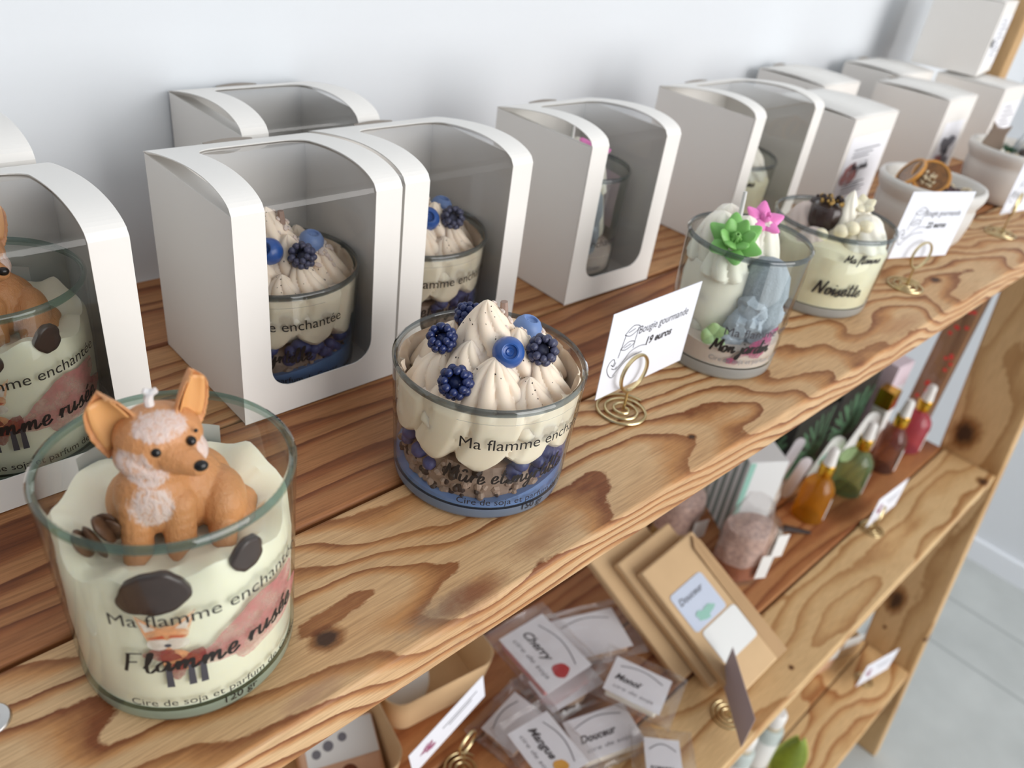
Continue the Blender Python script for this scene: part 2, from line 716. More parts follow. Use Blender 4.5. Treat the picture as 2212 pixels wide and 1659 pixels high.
def dense2d(d2, step=.0012):
    """splits long outlines so that they follow a round jar"""
    vs, fs = d2
    bm = bmesh.new()
    bv = [bm.verts.new((p[0], p[1], 0)) for p in vs]
    for f in fs:
        try:
            bm.faces.new([bv[i] for i in f])
        except ValueError:
            pass
    bmesh.ops.triangulate(bm, faces=bm.faces)
    for _ in range(3):
        es = [e for e in bm.edges if e.calc_length() > step * 1.5]
        if not es:
            break
        bmesh.ops.subdivide_edges(bm, edges=es, cuts=1, use_grid_fill=False)
        bmesh.ops.triangulate(bm, faces=bm.faces)
    bm.verts.ensure_lookup_table()
    bm.verts.index_update()
    o = ([(v.co.x, v.co.y) for v in bm.verts], [tuple(v.index for v in f.verts) for f in bm.faces])
    bm.free()
    return o


def remesh(mb, voxel, smooth=2, attr=None, attrname='fur'):
    """fuses overlapping solids into one continuous skin"""
    me = bpy.data.meshes.new('fuse')
    me.from_pydata(mb.v, [], mb.f)
    o = bpy.data.objects.new('fuse', me)
    COL.objects.link(o)
    r = o.modifiers.new('r', 'REMESH')
    r.mode = 'VOXEL'
    r.voxel_size = voxel
    if smooth:
        s = o.modifiers.new('s', 'SMOOTH')
        s.factor = .5
        s.iterations = smooth
    dg = bpy.context.evaluated_depsgraph_get()
    res = bpy.data.meshes.new_from_object(o.evaluated_get(dg))
    bpy.data.objects.remove(o)
    bpy.data.meshes.remove(me)
    res.polygons.foreach_set('use_smooth', [True] * len(res.polygons))
    if attr:
        at = res.attributes.new(attrname, 'FLOAT', 'POINT')
        at.data.foreach_set('value', [attr(v.co) for v in res.vertices])
    res.materials.clear()
    return res


# ---------------------------------------------------------------- materials
M = {}
M['wall'] = plain('wall_paint', (222, 226, 230), 0.75, 0.25, bump=0.04, bscale=300)
M['wallr'] = plain('wall_paint_right', (224, 228, 232), 0.75, 0.25)
M['skirting'] = plain('skirting_white', (236, 240, 245), 0.4)
M['card'] = plain('white_card', (240, 237, 232), 0.55, 0.35)
M['cardin'] = plain('card_inside', (226, 222, 216), 0.7, 0.3)
M['slit'] = plain('cut_edge', (150, 141, 132), 0.8)
M['film'] = thin_glass('clear_film', (238, 238, 238), 1.0, 1.45, 0.03)
M['bag'] = thin_glass('bag_film', (246, 245, 245), 1.5, 1.45, 0.05, haze=.05)
M['glass'] = thin_glass('jar_glass', (250, 252, 251), 0.8, 1.42)
M['rim'] = thin_glass('jar_rim', (190, 208, 200), 1.6, 1.5, 0.0, haze=.14, hazecol=(160, 186, 176))
M['rimgrey'] = thin_glass('jar_rim_clear', (186, 192, 194), 1.7, 1.5, 0.0, haze=.06, hazecol=(150, 160, 162))
M['base_green'] = thin_glass('jar_base_green', (205, 222, 208), 1.0, 1.45, 0.05, haze=.6, hazecol=(206, 222, 204))
M['base_blue'] = thin_glass('jar_base_blue', (180, 196, 215), 1.0, 1.45, 0.05, haze=.72, hazecol=(166, 184, 208))
M['base_clear'] = thin_glass('jar_base_clear', (214, 218, 216), 1.0, 1.45, 0.05, haze=.72, hazecol=(226, 228, 224))
M['ink'] = plain('black_ink', (28, 22, 20), 0.6)
M['greyink'] = plain('grey_ink', (120, 120, 128), 0.7)
M['darkink'] = plain('dark_ink', (70, 68, 74), 0.7)
M['paper'] = plain('card_paper', (232, 234, 242), 0.6, 0.3)
M['mauve'] = plain('card_back', (178, 166, 172), 0.6, 0.3)
M['gold'] = plain('gold_wire', (214, 196, 152), 0.28, 0.5, metal=1.0)
M['steel'] = plain('screw_steel', (200, 198, 195), 0.35, 0.5, metal=1.0)
M['greenwax'] = plain('pale_green_wax', (246, 238, 214), 0.45, 0.4, sss=.35, sssr=(1, .9, .6), sscale=.004, bump=.12, bscale=160)
M['cream'] = plain('cream_wax', (250, 230, 208), 0.42, 0.4, sss=.3, sssr=(1, .8, .55), sscale=.003, noise=.03, nscale=90)
M['whitecream'] = plain('white_wax', (250, 243, 228), 0.42, 0.4, sss=.3, sssr=(1, .9, .7), sscale=.003)
M['butter'] = plain('butter_wax', (242, 232, 202), 0.42, 0.4, sss=.3, sssr=(1, .85, .5), sscale=.003, noise=.05, nscale=120)
M['blush'] = plain('blush_wax', (222, 204, 194), 0.45, 0.4, sss=.2)
M['bluewax'] = plain('blue_wax', (112, 138, 186), 0.4, 0.4, sss=.2, sssr=(.4, .6, 1), sscale=.003)
M['greywax'] = plain('grey_blue_wax', (186, 194, 206), 0.5, 0.4, bump=.5, bscale=700, noise=.12, nscale=250)
M['cactus'] = plain('cactus_wax', (166, 174, 184), 0.6, 0.3, bump=.6, bscale=900, noise=.15, nscale=500)
M['purplewax'] = plain('purple_wax', (74, 78, 128), 0.4, 0.4, noise=.2, nscale=200)
M['berry'] = plain('dark_berry_wax', (34, 48, 98), 0.32, 0.5, noise=.2, nscale=300, coat=.15)
M['berrygrey'] = plain('slate_berry_wax', (70, 72, 98), 0.4, 0.5, noise=.2, nscale=300)
M['blueberry'] = plain('blueberry_wax', (40, 84, 156), 0.33, 0.5, coat=.2)
M['crumb'] = plain('crumb_wax', (158, 132, 118), 0.6, noise=.2, nscale=300)
M['darkcrumb'] = plain('dark_crumb_wax', (52, 36, 34), 0.6, noise=.2, nscale=300)
M['choc'] = plain('chocolate_wax', (58, 42, 38), 0.35, 0.5, noise=.15, nscale=200, coat=.2)
M['cinn'] = plain('brown_shard', (88, 60, 40), 0.5, noise=.25, nscale=300)
M['fox'] = attr_mix('fox_wax', (202, 142, 92), (216, 194, 184), 'fur', 0.45, .25, (1, .5, .25), .0025, .75, (620, 620, 330), .8)
M['foxear'] = plain('fox_ear_inside', (226, 160, 100), 0.45, sss=.3, sssr=(1, .5, .25), sscale=.003)
M['black'] = plain('black_bead', (18, 15, 14), 0.25)
M['wick'] = plain('wick_cotton', (226, 220, 218), 0.7, sss=.2)
M['clearwick'] = plain('wax_wick', (214, 212, 210), 0.4)
M['succulent'] = plain('succulent_wax', (132, 190, 104), 0.45, sss=.25, sssr=(.6, 1, .4), sscale=.003)
M['palegreen'] = plain('pale_green_leaf', (176, 204, 146), 0.45, sss=.25)
M['pinkwax'] = plain('pink_wax', (236, 132, 196), 0.42, sss=.25, sssr=(1, .4, .7), sscale=.003)
M['pinkprint'] = watercolour('pink_print', (186, 120, 116), .35, .9, 160)
M['roseprint'] = watercolour('rose_print', (164, 74, 112), .3, .9, 200)
M['redprint'] = watercolour('red_print', (196, 92, 62), .5, .95, 400)
M['orangeprint'] = watercolour('orange_print', (214, 150, 104), .35, .9, 300)
M['whiteprint'] = watercolour('white_print', (214, 206, 192), .5, .9, 300)
M['darkredprint'] = watercolour('wine_print', (140, 62, 58), .4, .9, 300)
M['sticker'] = plain('grey_sticker', (186, 190, 186), 0.55)
M['ceramic'] = plain('white_ceramic', (214, 210, 204), 0.35, 0.5, noise=.04, nscale=40)
M['orange'] = plain('dried_orange_peel', (198, 138, 62), 0.4, noise=.2, nscale=200, coat=.2)
M['orangeflesh'] = plain('dried_orange_flesh', (120, 78, 34), 0.3, noise=.4, nscale=260, coat=.3)
M['taupe'] = plain('taupe_wax', (146, 128, 114), 0.5)
M['kraft'] = plain('kraft_paper', (216, 184, 142), 0.7, 0.25, noise=.06, nscale=25)
M['kraftd'] = plain('kraft_paper_brown', (190, 156, 116), 0.7, 0.25, noise=.06, nscale=25)
M['label'] = plain('label_paper', (244, 245, 250), 0.55, 0.3)
M['labelb'] = plain('label_blue', (204, 214, 232), 0.55, 0.3)
M['whitelabel'] = plain('label_white', (234, 236, 234), 0.5, 0.3)
M['beigewax'] = plain('beige_melt', (198, 168, 142), 0.55, noise=.08, nscale=80)
M['pinkmelt'] = plain('pink_melt', (214, 150, 150), 0.5, noise=.1, nscale=60)
M['peach'] = plain('peach_soap', (224, 182, 150), 0.5, noise=.06, nscale=60)
M['spot'] = plain('brown_dried_slice', (126, 66, 36), 0.6, noise=.2, nscale=300)
M['red'] = plain('berry_red', (190, 40, 44), 0.5)
M['yellow'] = plain('mango_yellow', (232, 170, 60), 0.5)
M['amber'] = thin_glass('amber_liquid', (250, 214, 132), 1.0, 1.45, 0.03, haze=.42, hazecol=(230, 162, 46))
M['greenliq'] = thin_glass('green_liquid', (226, 242, 212), 1.0, 1.45, 0.03, haze=.26, hazecol=(176, 206, 156))
M['brownliq'] = thin_glass('brown_liquid', (226, 202, 188), 1.0, 1.45, 0.03, haze=.3, hazecol=(150, 112, 98))
M['pinkliq'] = thin_glass('pink_liquid', (246, 190, 196), 1.0, 1.45, 0.03, haze=.42, hazecol=(230, 116, 132))
M['goldcap'] = plain('gold_collar', (216, 168, 60), 0.22, 0.5, metal=1.0)
M['bulb'] = plain('white_rubber', (236, 234, 230), 0.45)
M['stripe_w'] = plain('box_white', (222, 224, 224), 0.5)
M['stripe_g'] = plain('box_grey_green', (132, 146, 142), 0.5)
M['teal'] = plain('teal_print', (150, 198, 184), 0.5)
M['palmdark'] = plain('palm_black', (38, 40, 38), 0.5)
M['palmleaf'] = plain('palm_green', (84, 122, 92), 0.5)
M['lilac'] = plain('box_lilac', (224, 208, 218), 0.5, noise=.05, nscale=60)
M['saltpink'] = plain('bath_salt', (206, 176, 164), 0.6, noise=.35, nscale=220, bump=.8, bscale=500)
M['saltwhite'] = plain('white_bits', (214, 206, 194), 0.6, noise=.25, nscale=200, bump=.8, bscale=400)
M['saltred'] = plain('terracotta_bits', (158, 92, 58), 0.6, noise=.25, nscale=250)
M['goldbits'] = plain('straw_bits', (176, 140, 74), 0.6, noise=.3, nscale=250)
M['stick'] = plain('dark_stick', (44, 28, 22), 0.6)
M['greytag'] = plain('grey_tag', (196, 192, 196), 0.6)
M['reddot'] = plain('red_dot', (232, 70, 62), 0.5)
M['lime'] = plain('lime_leaf', (120, 138, 34), 0.4, noise=.2, nscale=80)
M['limeedge'] = plain('lime_edge', (176, 186, 84), 0.45)
M['mist'] = plain('misty_bottle', (190, 200, 196), 0.35, noise=.08, nscale=60)
M['darkfoam'] = plain('dark_seam', (44, 52, 48), 0.7)
M['dried'] = plain('dried_petal', (80, 56, 58), 0.7, noise=.3, nscale=400)
M['seed'] = plain('pale_seed', (206, 190, 160), 0.6)
M['plant'] = plain('plant_green', (46, 92, 62), 0.5)
M['greyplant'] = plain('plant_grey', (168, 174, 178), 0.5)

W1 = dict(light=(202, 168, 126), mid=(178, 132, 84), dark=(132, 80, 42))
M['front'] = wood('pine_front_board', (214, 178, 134), (192, 138, 86), (128, 72, 36), tongue=(.006, 46, .058, 4.6), seed=4, kx=11, ky=26, amp=5.5, bands=34,
                  knots=((0.134, 0.0225, .006, .0045), (0.708, .0305, .007, .004), (0.352, 0.0185, .0025, .002)),
                  stains=((0.178, 0.0075, .020, .006, (134, 116, 98), .7), (0.118, .006, .012, .004, (150, 110, 90), .5),
                          (0.19, .0065, .016, .006, (128, 68, 34), .75), (.232, .012, .018, .006, (140, 84, 46), .5),
                          (0.60, .011, .03, .008, (166, 108, 66), .5)))
M['back'] = wood('pine_back_board', (190, 142, 96), (168, 112, 66), (128, 74, 38), seed=11, kx=4, ky=34, amp=4.0, bands=70, fib=.45)
M['back2'] = wood('pine_red_board', (176, 122, 78), (152, 92, 52), (112, 60, 30), seed=17, kx=3.5, ky=30, amp=3.6, bands=60, fib=.45)
M['low'] = wood('pine_lower_front', (224, 190, 140), (210, 170, 118), (172, 122, 72), seed=23, kx=5, ky=22, amp=4, bands=28,
                knots=((1.146, -.026, .010, .008), (0.64, -.016, .003, .0025)), fib=.3)
M['lowred'] = wood('pine_lower_red', (190, 134, 86), (170, 108, 64), (134, 76, 42), seed=31, kx=3, ky=26, amp=4, bands=50, fib=.4)
M['low3'] = wood('pine_bottom', (222, 184, 132), (206, 160, 106), (170, 112, 64), seed=37, kx=6, ky=20, amp=4, bands=24, fib=.3)
M['post'] = wood('pine_post', (218, 182, 134), (206, 168, 118), (178, 136, 88), seed=41, kx=5, ky=20, amp=3.0, bands=18, along='z',
                 knots=((-.353, .026, .022, .016), (-.675, -.002, .026, .013), (-.71, -.066, .004, .003), (-.735, -.007, .004, .003)), fib=.25)
M['stud'] = wood('pine_stud', (176, 132, 94), (160, 116, 78), (138, 96, 62), seed=47, kx=3, ky=20, amp=2, bands=30, along='z', fib=.3)


def tilefloor():
    mt, nt, out = newmat('grey_floor_tile')
    t = NT(nt)
    tc = t.node('ShaderNodeTexCoord')
    n = t.noise(tc.outputs['Object'], 9, 4)
    col = t.ramp(n, [(.3, lin((178, 182, 180))), (.7, lin((192, 196, 194)))])
    sep = t.node('ShaderNodeSeparateXYZ')
    t.link(tc.outputs['Object'], sep.inputs[0])

    def line(c, step, off):
        f = t.math('FRACT', t.math('DIVIDE', t.math('SUBTRACT', c, off), step))
        f = t.math('ABSOLUTE', t.math('SUBTRACT', f, .5))
        return t.math('GREATER_THAN', f, .5 - .0035 / step)
    k = t.math('MAXIMUM', t.math('MAXIMUM', line(sep.outputs[0], .62, 1.7), line(sep.outputs[0], .62, 1.54)), line(sep.outputs[1], 1.2, -1.15))
    col = t.mix(k, col, lin((160, 164, 163)))
    b = t.node('ShaderNodeBsdfPrincipled')
    b.inputs['Roughness'].default_value = .45
    t.link(col, b.inputs['Base Color'])
    t.link(b.outputs[0], out.inputs[0])
    return mt


M['floor'] = tilefloor()

# ---------------------------------------------------------------- the room
YW = 0.332
ZF = -1.0
XR = 1.885


def struct(name, a, b, mat):
    mb = MB()
    mb.box(a, b)
    o = mb.build(name, mat, smooth=False)
    o['kind'] = 'structure'
    return o


struct('floor', (-1.6, -3.2, ZF - .05), (XR + .05, YW + .05, ZF), M['floor'])
struct('wall_back', (-1.6, YW, ZF), (XR + .05, YW + .05, 1.5), M['wall'])
struct('ceiling', (-1.6, -3.2, 1.5), (XR + .05, YW + .05, 1.55), M['wall'])
struct('wall_right', (XR, -3.2, ZF), (XR + .05, YW, 1.5), M['wallr'])
struct('baseboard_right', (XR - .012, -3.2, ZF), (XR, YW, ZF + .055), M['skirting'])
struct('baseboard_back', (-1.6, YW - .012, ZF), (XR - .012, YW, ZF + .055), M['skirting'])

# ---------------------------------------------------------------- display shelf
shelf = empty('display_shelf', (0, 0, ZF), label='pale pine display shelf of rough planks carrying the candles, boxes and lower goods', cat='shelf')
X0, X1 = -0.36, 1.178


def board(x0, x1, y0, y1, z1, th, mat, name='shelf_board', bev=.0022):
    mb = MB()
    mb.box((x0, y0, z1 - th), (x1, y1, z1))
    o = mb.build(name, mat, shelf, smooth=True, bevel=bev, bseg=3, angle=30)
    o.matrix_parent_inverse = shelf.matrix_world.inverted() if False else Matrix.Translation((0, 0, -ZF))
    return o


# upper shelf
board(X0, 1.29, 0.0, .0748, 0, .0205, M['front'])
board(X0, 1.29, .0772, .1558, -.0004, .0205, M['back2'])
board(X0, 1.29, .1574, .2376, 0, .0205, M['back'])
board(X0, 1.29, .2394, .314, -.0003, .0205, M['back2'])
# middle shelf
Z2 = -.39
board(X0, X1, -.0335, .041, Z2, .0205, M['low'])
board(X0, X1, .0432, .121, Z2 + .0, .0205, M['lowred'])
board(X0, X1, .1228, .20, Z2, .0205, M['lowred'])
board(X0, X1, .202, .28, Z2, .0205, M['back'])
# lowest shelf
Z3 = -.785
board(X0, X1, -.072, .002, Z3, .0205, M['low3'])
board(X0, X1, .004, .08, Z3, .0205, M['low3'])
board(X0, X1, .082, .158, Z3, .0205, M['lowred'])
board(X0, X1, .16, .236, Z3, .0205, M['lowred'])


def post(x0, x1, yb, yt, w, z0, z1, mat, name='post'):
    """upright plank, leaning back by yt - yb"""
    mb = MB()
    vs = [(x0, yb, z0), (x1, yb, z0), (x1, yb + w, z0), (x0, yb + w, z0), (x0, yt, z1), (x1, yt, z1), (x1, yt + w, z1), (x0, yt + w, z1)]
    mb.add(vs, [(0, 3, 2, 1), (4, 5, 6, 7), (0, 1, 5, 4), (1, 2, 6, 5), (2, 3, 7, 6), (3, 0, 4, 7)])
    o = mb.build(name, mat, shelf, smooth=True, bevel=.003, bseg=3, angle=30)
    o.matrix_parent_inverse = Matrix.Translation((0, 0, -ZF))
    return o


for xx in (X1 + .0005, X0 - .0225):
    post(xx, xx + .022, -.094, -.0035, .0855, ZF, -.0208, M['post'])
    post(xx, xx + .022, .0785, .0785, .036, ZF, -.021, M['stud'], 'back_stud')

post(1.2485, 1.2745, .198, .198, .042, -.0002, .62, M['post'], 'upper_post')
post(X0 + .002, X0 + .028, .198, .198, .042, -.0002, .62, M['post'], 'upper_post')
# screw head in the front board
mb = MB()
mb.lathe([(0, .0008), (.0022, .0009), (.0028, .0013), (.0052, .0010), (.0056, .0004), (.0056, -.004), (0, -.004)], 24)
o = mb.build('screw', M['steel'], loc=(.0375, .0575, 0), rot=(.12, -.1, 0))
tag(o, 'steel screw head sunk in the front plank left of the fox candle', 'screw')


# ---------------------------------------------------------------- jars
def jar(parent, R, k, H, base, rim, th=.0023, bt=.0065):
    rb = R * k
    w = .0011
    ro = lambda z: rb + (R - rb) * z / H
    prof = [(0, 0), (rb - .003, 0), (rb - .0008, .0006), (rb, .0025), (ro(bt), bt), (ro(H - .0024), H - .0024), (R, H - .0018), (R + .0001, H - .0008), (R - th * .5, H + .0003),
            (R - th, H - .0008), (R - th - .0001, H - .0018), (R - w, H - .0034), (ro(bt) - w, bt + .0002), (0, bt - .0002)]
    kind = [1, 1, 1, 1, 0, 2, 2, 2, 2, 2, 2, 0, 1]
    mb = MB()
    mb.lathe(prof, 96, fmi=lambda i: kind[i])
    return mb.build('glass_jar', [M['glass'], base, rim], parent, angle=60)


def rad_fn(R, k, H):
    return lambda z: R * k + (R - R * k) * z / H


def local(hd):
    """axes seen from the shelf front: right, toward viewer, up"""
    h = radians(hd)
    t = Vector((cos(h), sin(h), 0))
    r = Vector((-sin(h), cos(h), 0))
    return r, t


from mathutils.bvhtree import BVHTree


# ---------------------------------------------------------------- piped cream, berries
def dollop(mb, c, r, h, n=8, twist=1.2, depth=.26, lean=(0, 0), ph=0.0, nu=64, nv=18, power=.8, mi=0):
    def fn(u, v):
        t = v
        R = r * ((1 - t) ** power) * (1.0 if t > .12 else .80 + .2 * sin(t / .12 * pi / 2))
        a = 2 * pi * u
        w = abs(cos(n * .5 * (a + ph + twist * t)))
        R *= 1 - depth * (1 - w ** .55) * (1 - t * .25)
        z = h * (t ** .92)
        l = t * t
        return (c[0] + R * cos(a) + lean[0] * l, c[1] + R * sin(a) + lean[1] * l, c[2] + z)
    mb.grid(fn, nu, nv, mi, wrap=True)


def berry(parent, c, r, up, mat, seed=0, name='blackberry'):
    """hollow bramble: drupelets round a dark core"""
    rnd = random.Random(seed)
    mb = MB()
    up = Vector(up).normalized()
    a1 = up.orthogonal().normalized()
    a2 = up.cross(a1)
    for ring, (rr, zz, n, dr) in enumerate(((.66, .50, 8, .27), (.84, .08, 10, .29), (.80, -.36, 10, .29), (.5, -.7, 6, .3))):
        for k in range(n):
            a = 2 * pi * (k + .5 * (ring % 2)) / n + rnd.uniform(-.08, .08)
            p = Vector(c) + (a1 * cos(a) + a2 * sin(a)) * rr * r + up * zz * r
            q = dr * r * rnd.uniform(.92, 1.1)
            mb.ball(p, q, 8, 6)
    mb.ball(Vector(c) - up * r * .42, r * .55, 10, 8)
    return mb.build(name, mat, parent, fixn=False)


def blueberry(parent, c, r, up, mat):
    mb = MB()
    up = Vector(up).normalized()
    a1 = up.orthogonal().normalized()
    a2 = up.cross(a1)
    Mx = frame(c, a1, a2, up)
    prof = [(0, -r), (r * .5, -r * .87), (r * .87, -r * .5), (r, 0), (r * .9, r * .45), (r * .68, r * .74), (r * .52, r * .84), (r * .44, r * .82), (r * .40, r * .66), (r * .26, r * .60), (r * .2, r * .66), (r * .12, r * .62), (0, r * .55)]
    mb.lathe(prof, 28, M=Mx)
    return mb.build('blueberry', mat, parent)


# ---------------------------------------------------------------- fox candle
FR, FK, FH = .0369, .9244, .0791


def fox_print(parent, rad):
    """watercolour fox and pink wash printed on the clear label"""
    mb = MB()
    wash = dense2d(blob2d(.0215, .0105, 36, 5, .3), .0016)
    wrap2d(mb, (([(x + .0215, y + x * .26) for x, y in wash[0]], wash[1])), -109, .0345, rad, .00010)
    mb.build('pink_wash', M['pinkprint'], parent, fixn=False)
    mb = MB()
    # head, ears, cheeks, scarf, body, legs
    def put(d, cx, cy, mi, off):
        d = dense2d(d, .0016)
        wrap2d(mb, ([(x + cx, y + cy) for x, y in d[0]], d[1]), -120, .026, rad, off, mi)
    put(blob2d(.0058, .0052, 24, 2, .12), 0, .0165, 0, .00016)
    put(poly2d([(-.006, .018), (-.0078, .0265), (-.001, .0205)]), 0, 0, 0, .00015)
    put(poly2d([(.006, .018), (.0085, .0272), (.001, .0205)]), 0, 0, 0, .00015)
    put(poly2d([(-.0055, .0195), (-.0068, .0245), (-.0025, .0205)]), 0, 0, 1, .00019)
    put(poly2d([(.0055, .0195), (.0073, .0248), (.0025, .0205)]), 0, 0, 1, .00019)
    put(blob2d(.0032, .0026, 16, 4, .1), -.0024, .0138, 1, .00020)
    put(blob2d(.0032, .0026, 16, 7, .1), .0026, .0138, 1, .00020)
    put(poly2d([(-.0056, .0168), (-.001, .0178), (-.0004, .0166), (-.004, .0160)]), 0, 0, 2, .00021)
    put(poly2d([(.0056, .0168), (.001, .0178), (.0004, .0166), (.004, .0160)]), 0, 0, 2, .00021)
    put(blob2d(.0010, .0008, 10, 1, 0), 0, .0132, 4, .00024)
    put(blob2d(.0052, .0050, 22, 9, .15), .0025, .0055, 0, .00014)
    put(blob2d(.0048, .0030, 20, 12, .25), -.0020, .0088, 3, .00019)
    put(blob2d(.0034, .0044, 20, 14, .25), .0066, .0052, 3, .00017)
    put(blob2d(.0024, .0040, 18, 15, .15), .0015, .0010, 3, .00017)
    for lx in (-.0010, .0052, .0086):
        put(poly2d([(lx - .0008, .003), (lx + .0008, .003), (lx + .0010, -.0068), (lx - .0012, -.0068)]), 0, 0, 4, .00018)
    mb.build('fox_picture', [M['orangeprint'], M['whiteprint'], M['redprint'], M['darkredprint'], M['darkink']], parent, fixn=False)


def fox_mesh(hd):
    r_, t_ = local(hd)
    mm = .001

    def P(r, t, z):
        v = r_ * r * mm + t_ * t * mm
        return Vector((v.x, v.y, z * mm))
    mb = MB()

    def ell(c, rad, n=20):
        Mx = frame(P(*c), r_, t_, (0, 0, 1))
        mb.ball((0, 0, 0), tuple(q * mm for q in rad), n, 14, M=Mx)

    def cap(a, b, ra, rb, n=7):
        for i in range(n):
            f = i / (n - 1)
            q = [a[j] + (b[j] - a[j]) * f for j in range(3)]
            R = ra + (rb - ra) * f
            ell(q, (R, R, R), 14)
    # trunk, haunches, chest, neck
    ell((2, -3, 65), (14, 12.5, 15))
    ell((5, -8, 62), (13.5, 11, 13))
    ell((-5, 4, 70), (11, 10, 13))
    ell((-3, 2, 79), (9.5, 9, 8))
    ell((13.5, 1, 61.5), (8, 10.5, 10.5))
    ell((-11, -6, 60), (8, 10, 10))
    cap((13, 9, 57), (12.5, 14, 55.5), 4.6, 3.8)
    # front legs
    cap((-10, 8, 70), (-11.5, 12.5, 52), 5.2, 4.2)
    cap((1, 9, 69), (.5, 13.5, 52), 5.4, 4.3)
    cap((-11.5, 12.5, 54), (-11.8, 15.5, 53), 4.2, 3.4)
    cap((.5, 13.5, 54), (.8, 16.5, 53), 4.3, 3.5)
    # tail wrapped behind
    cap((14, -8, 58), (20, -2, 56), 5, 5)
    cap((20, -2, 56), (20.5, 6, 55), 5, 3.4)
    # head
    ell((-1.5, .5, 88.2), (12.2, 10.8, 10.2))
    ell((-7, 3, 84.4), (7.2, 6.8, 6.2))
    ell((5.5, 3.2, 83.8), (6.0, 6.0, 5.6))
    cap((1.5, 7.5, 86.8), (7.4, 13.2, 85.4), 5.4, 3.0)
    cap((3.0, 8, 83.8), (6.6, 12, 83.4), 3.8, 2.2)

    # ears: cupped leaves
    def ear(base, tip, wid, face, cup, thick=1.5):
        base, tip = P(*base), P(*tip)
        ax = tip - base
        side = ax.cross(face).normalized()
        nrm = side.cross(ax).normalized()
        if nrm.dot(face) < 0:
            nrm = -nrm
        vs = []
        nu, nv = 11, 12
        for lay in (1, -1):
            for j in range(nv):
                t = j / (nv - 1)
                w = wid * mm * (sin(pi * min(1, (t * .68 + .27))) ** .6) * (1 if t < .9 else .82)
                if t == 1:
                    w *= .35
                for i in range(nu):
                    s = -1 + 2 * i / (nu - 1)
                    p = base + ax * t + side * s * w + nrm * (cup * mm * (s * s) - cup * mm * .6) + nrm * lay * thick * mm * .5
                    vs.append(p)
        fs = []
        N = nu * nv
        for j in range(nv - 1):
            for i in range(nu - 1):
                a = j * nu + i
                fs.append((a, a + 1, a + nu + 1, a + nu))
                fs.append((N + a, N + a + nu, N + a + nu + 1, N + a + 1))
        for j in range(nv - 1):
            for i in (0, nu - 1):
                a = j * nu + i
                q = (a, a + nu, N + a + nu, N + a)
                fs.append(q if i == 0 else q[::-1])
        for i in range(nu - 1):
            for j in (0, nv - 1):
                a = j * nu + i
                q = (a, N + a, N + a + 1, a + 1)
                fs.append(q if j == 0 else q[::-1])
        mb.add(vs, fs)
        return base, tip, side, nrm
    face = (t_ * .95 + r_ * .1 + Vector((0, 0, .22))).normalized()
    e1 = ear((-9.0, -.5, 84.5), (-15.8, -1.5, 103.2), 7.4, (t_ * .9 - r_ * .25 + Vector((0, 0, .2))).normalized(), 4.0)
    e2 = ear((6.0, -1.2, 90), (10.2, -2.6, 107.2), 6.0, (t_ * .8 + r_ * .65 + Vector((0, 0, .1))).normalized(), 3.4)

    # white brushed fur: brow, cheeks, chest
    def fur(co):
        q = Vector((co.x, co.y, 0))
        r, t, z = q.dot(r_) / mm, q.dot(t_) / mm, co.z / mm

        def g(c, s):
            d = sum(((a - b) / w) ** 2 for a, b, w in zip((r, t, z), c, s))
            return max(0.0, 1.35 - d) if d < 1.35 else 0.0
        f = max(g((-1, 6, 95.5), (7.5, 6, 4.2)), g((-8.5, 7, 85), (5.5, 6, 5.5)), g((9.5, 6, 85), (3, 6, 4)), g((-6, 13, 72.5), (6, 6.5, 6.5)), g((-5, 9, 81), (5, 5, 3)))
        # bare bridge of the nose
        n = g((4.2, 10.5, 87.5), (4.4, 6, 4.2))
        return max(0.0, min(1.0, f * 1.6)) * (1 - min(1, n * 1.8))
    me = remesh(mb, .00048, 3, fur)
    return me, P, (e1, e2), r_, t_


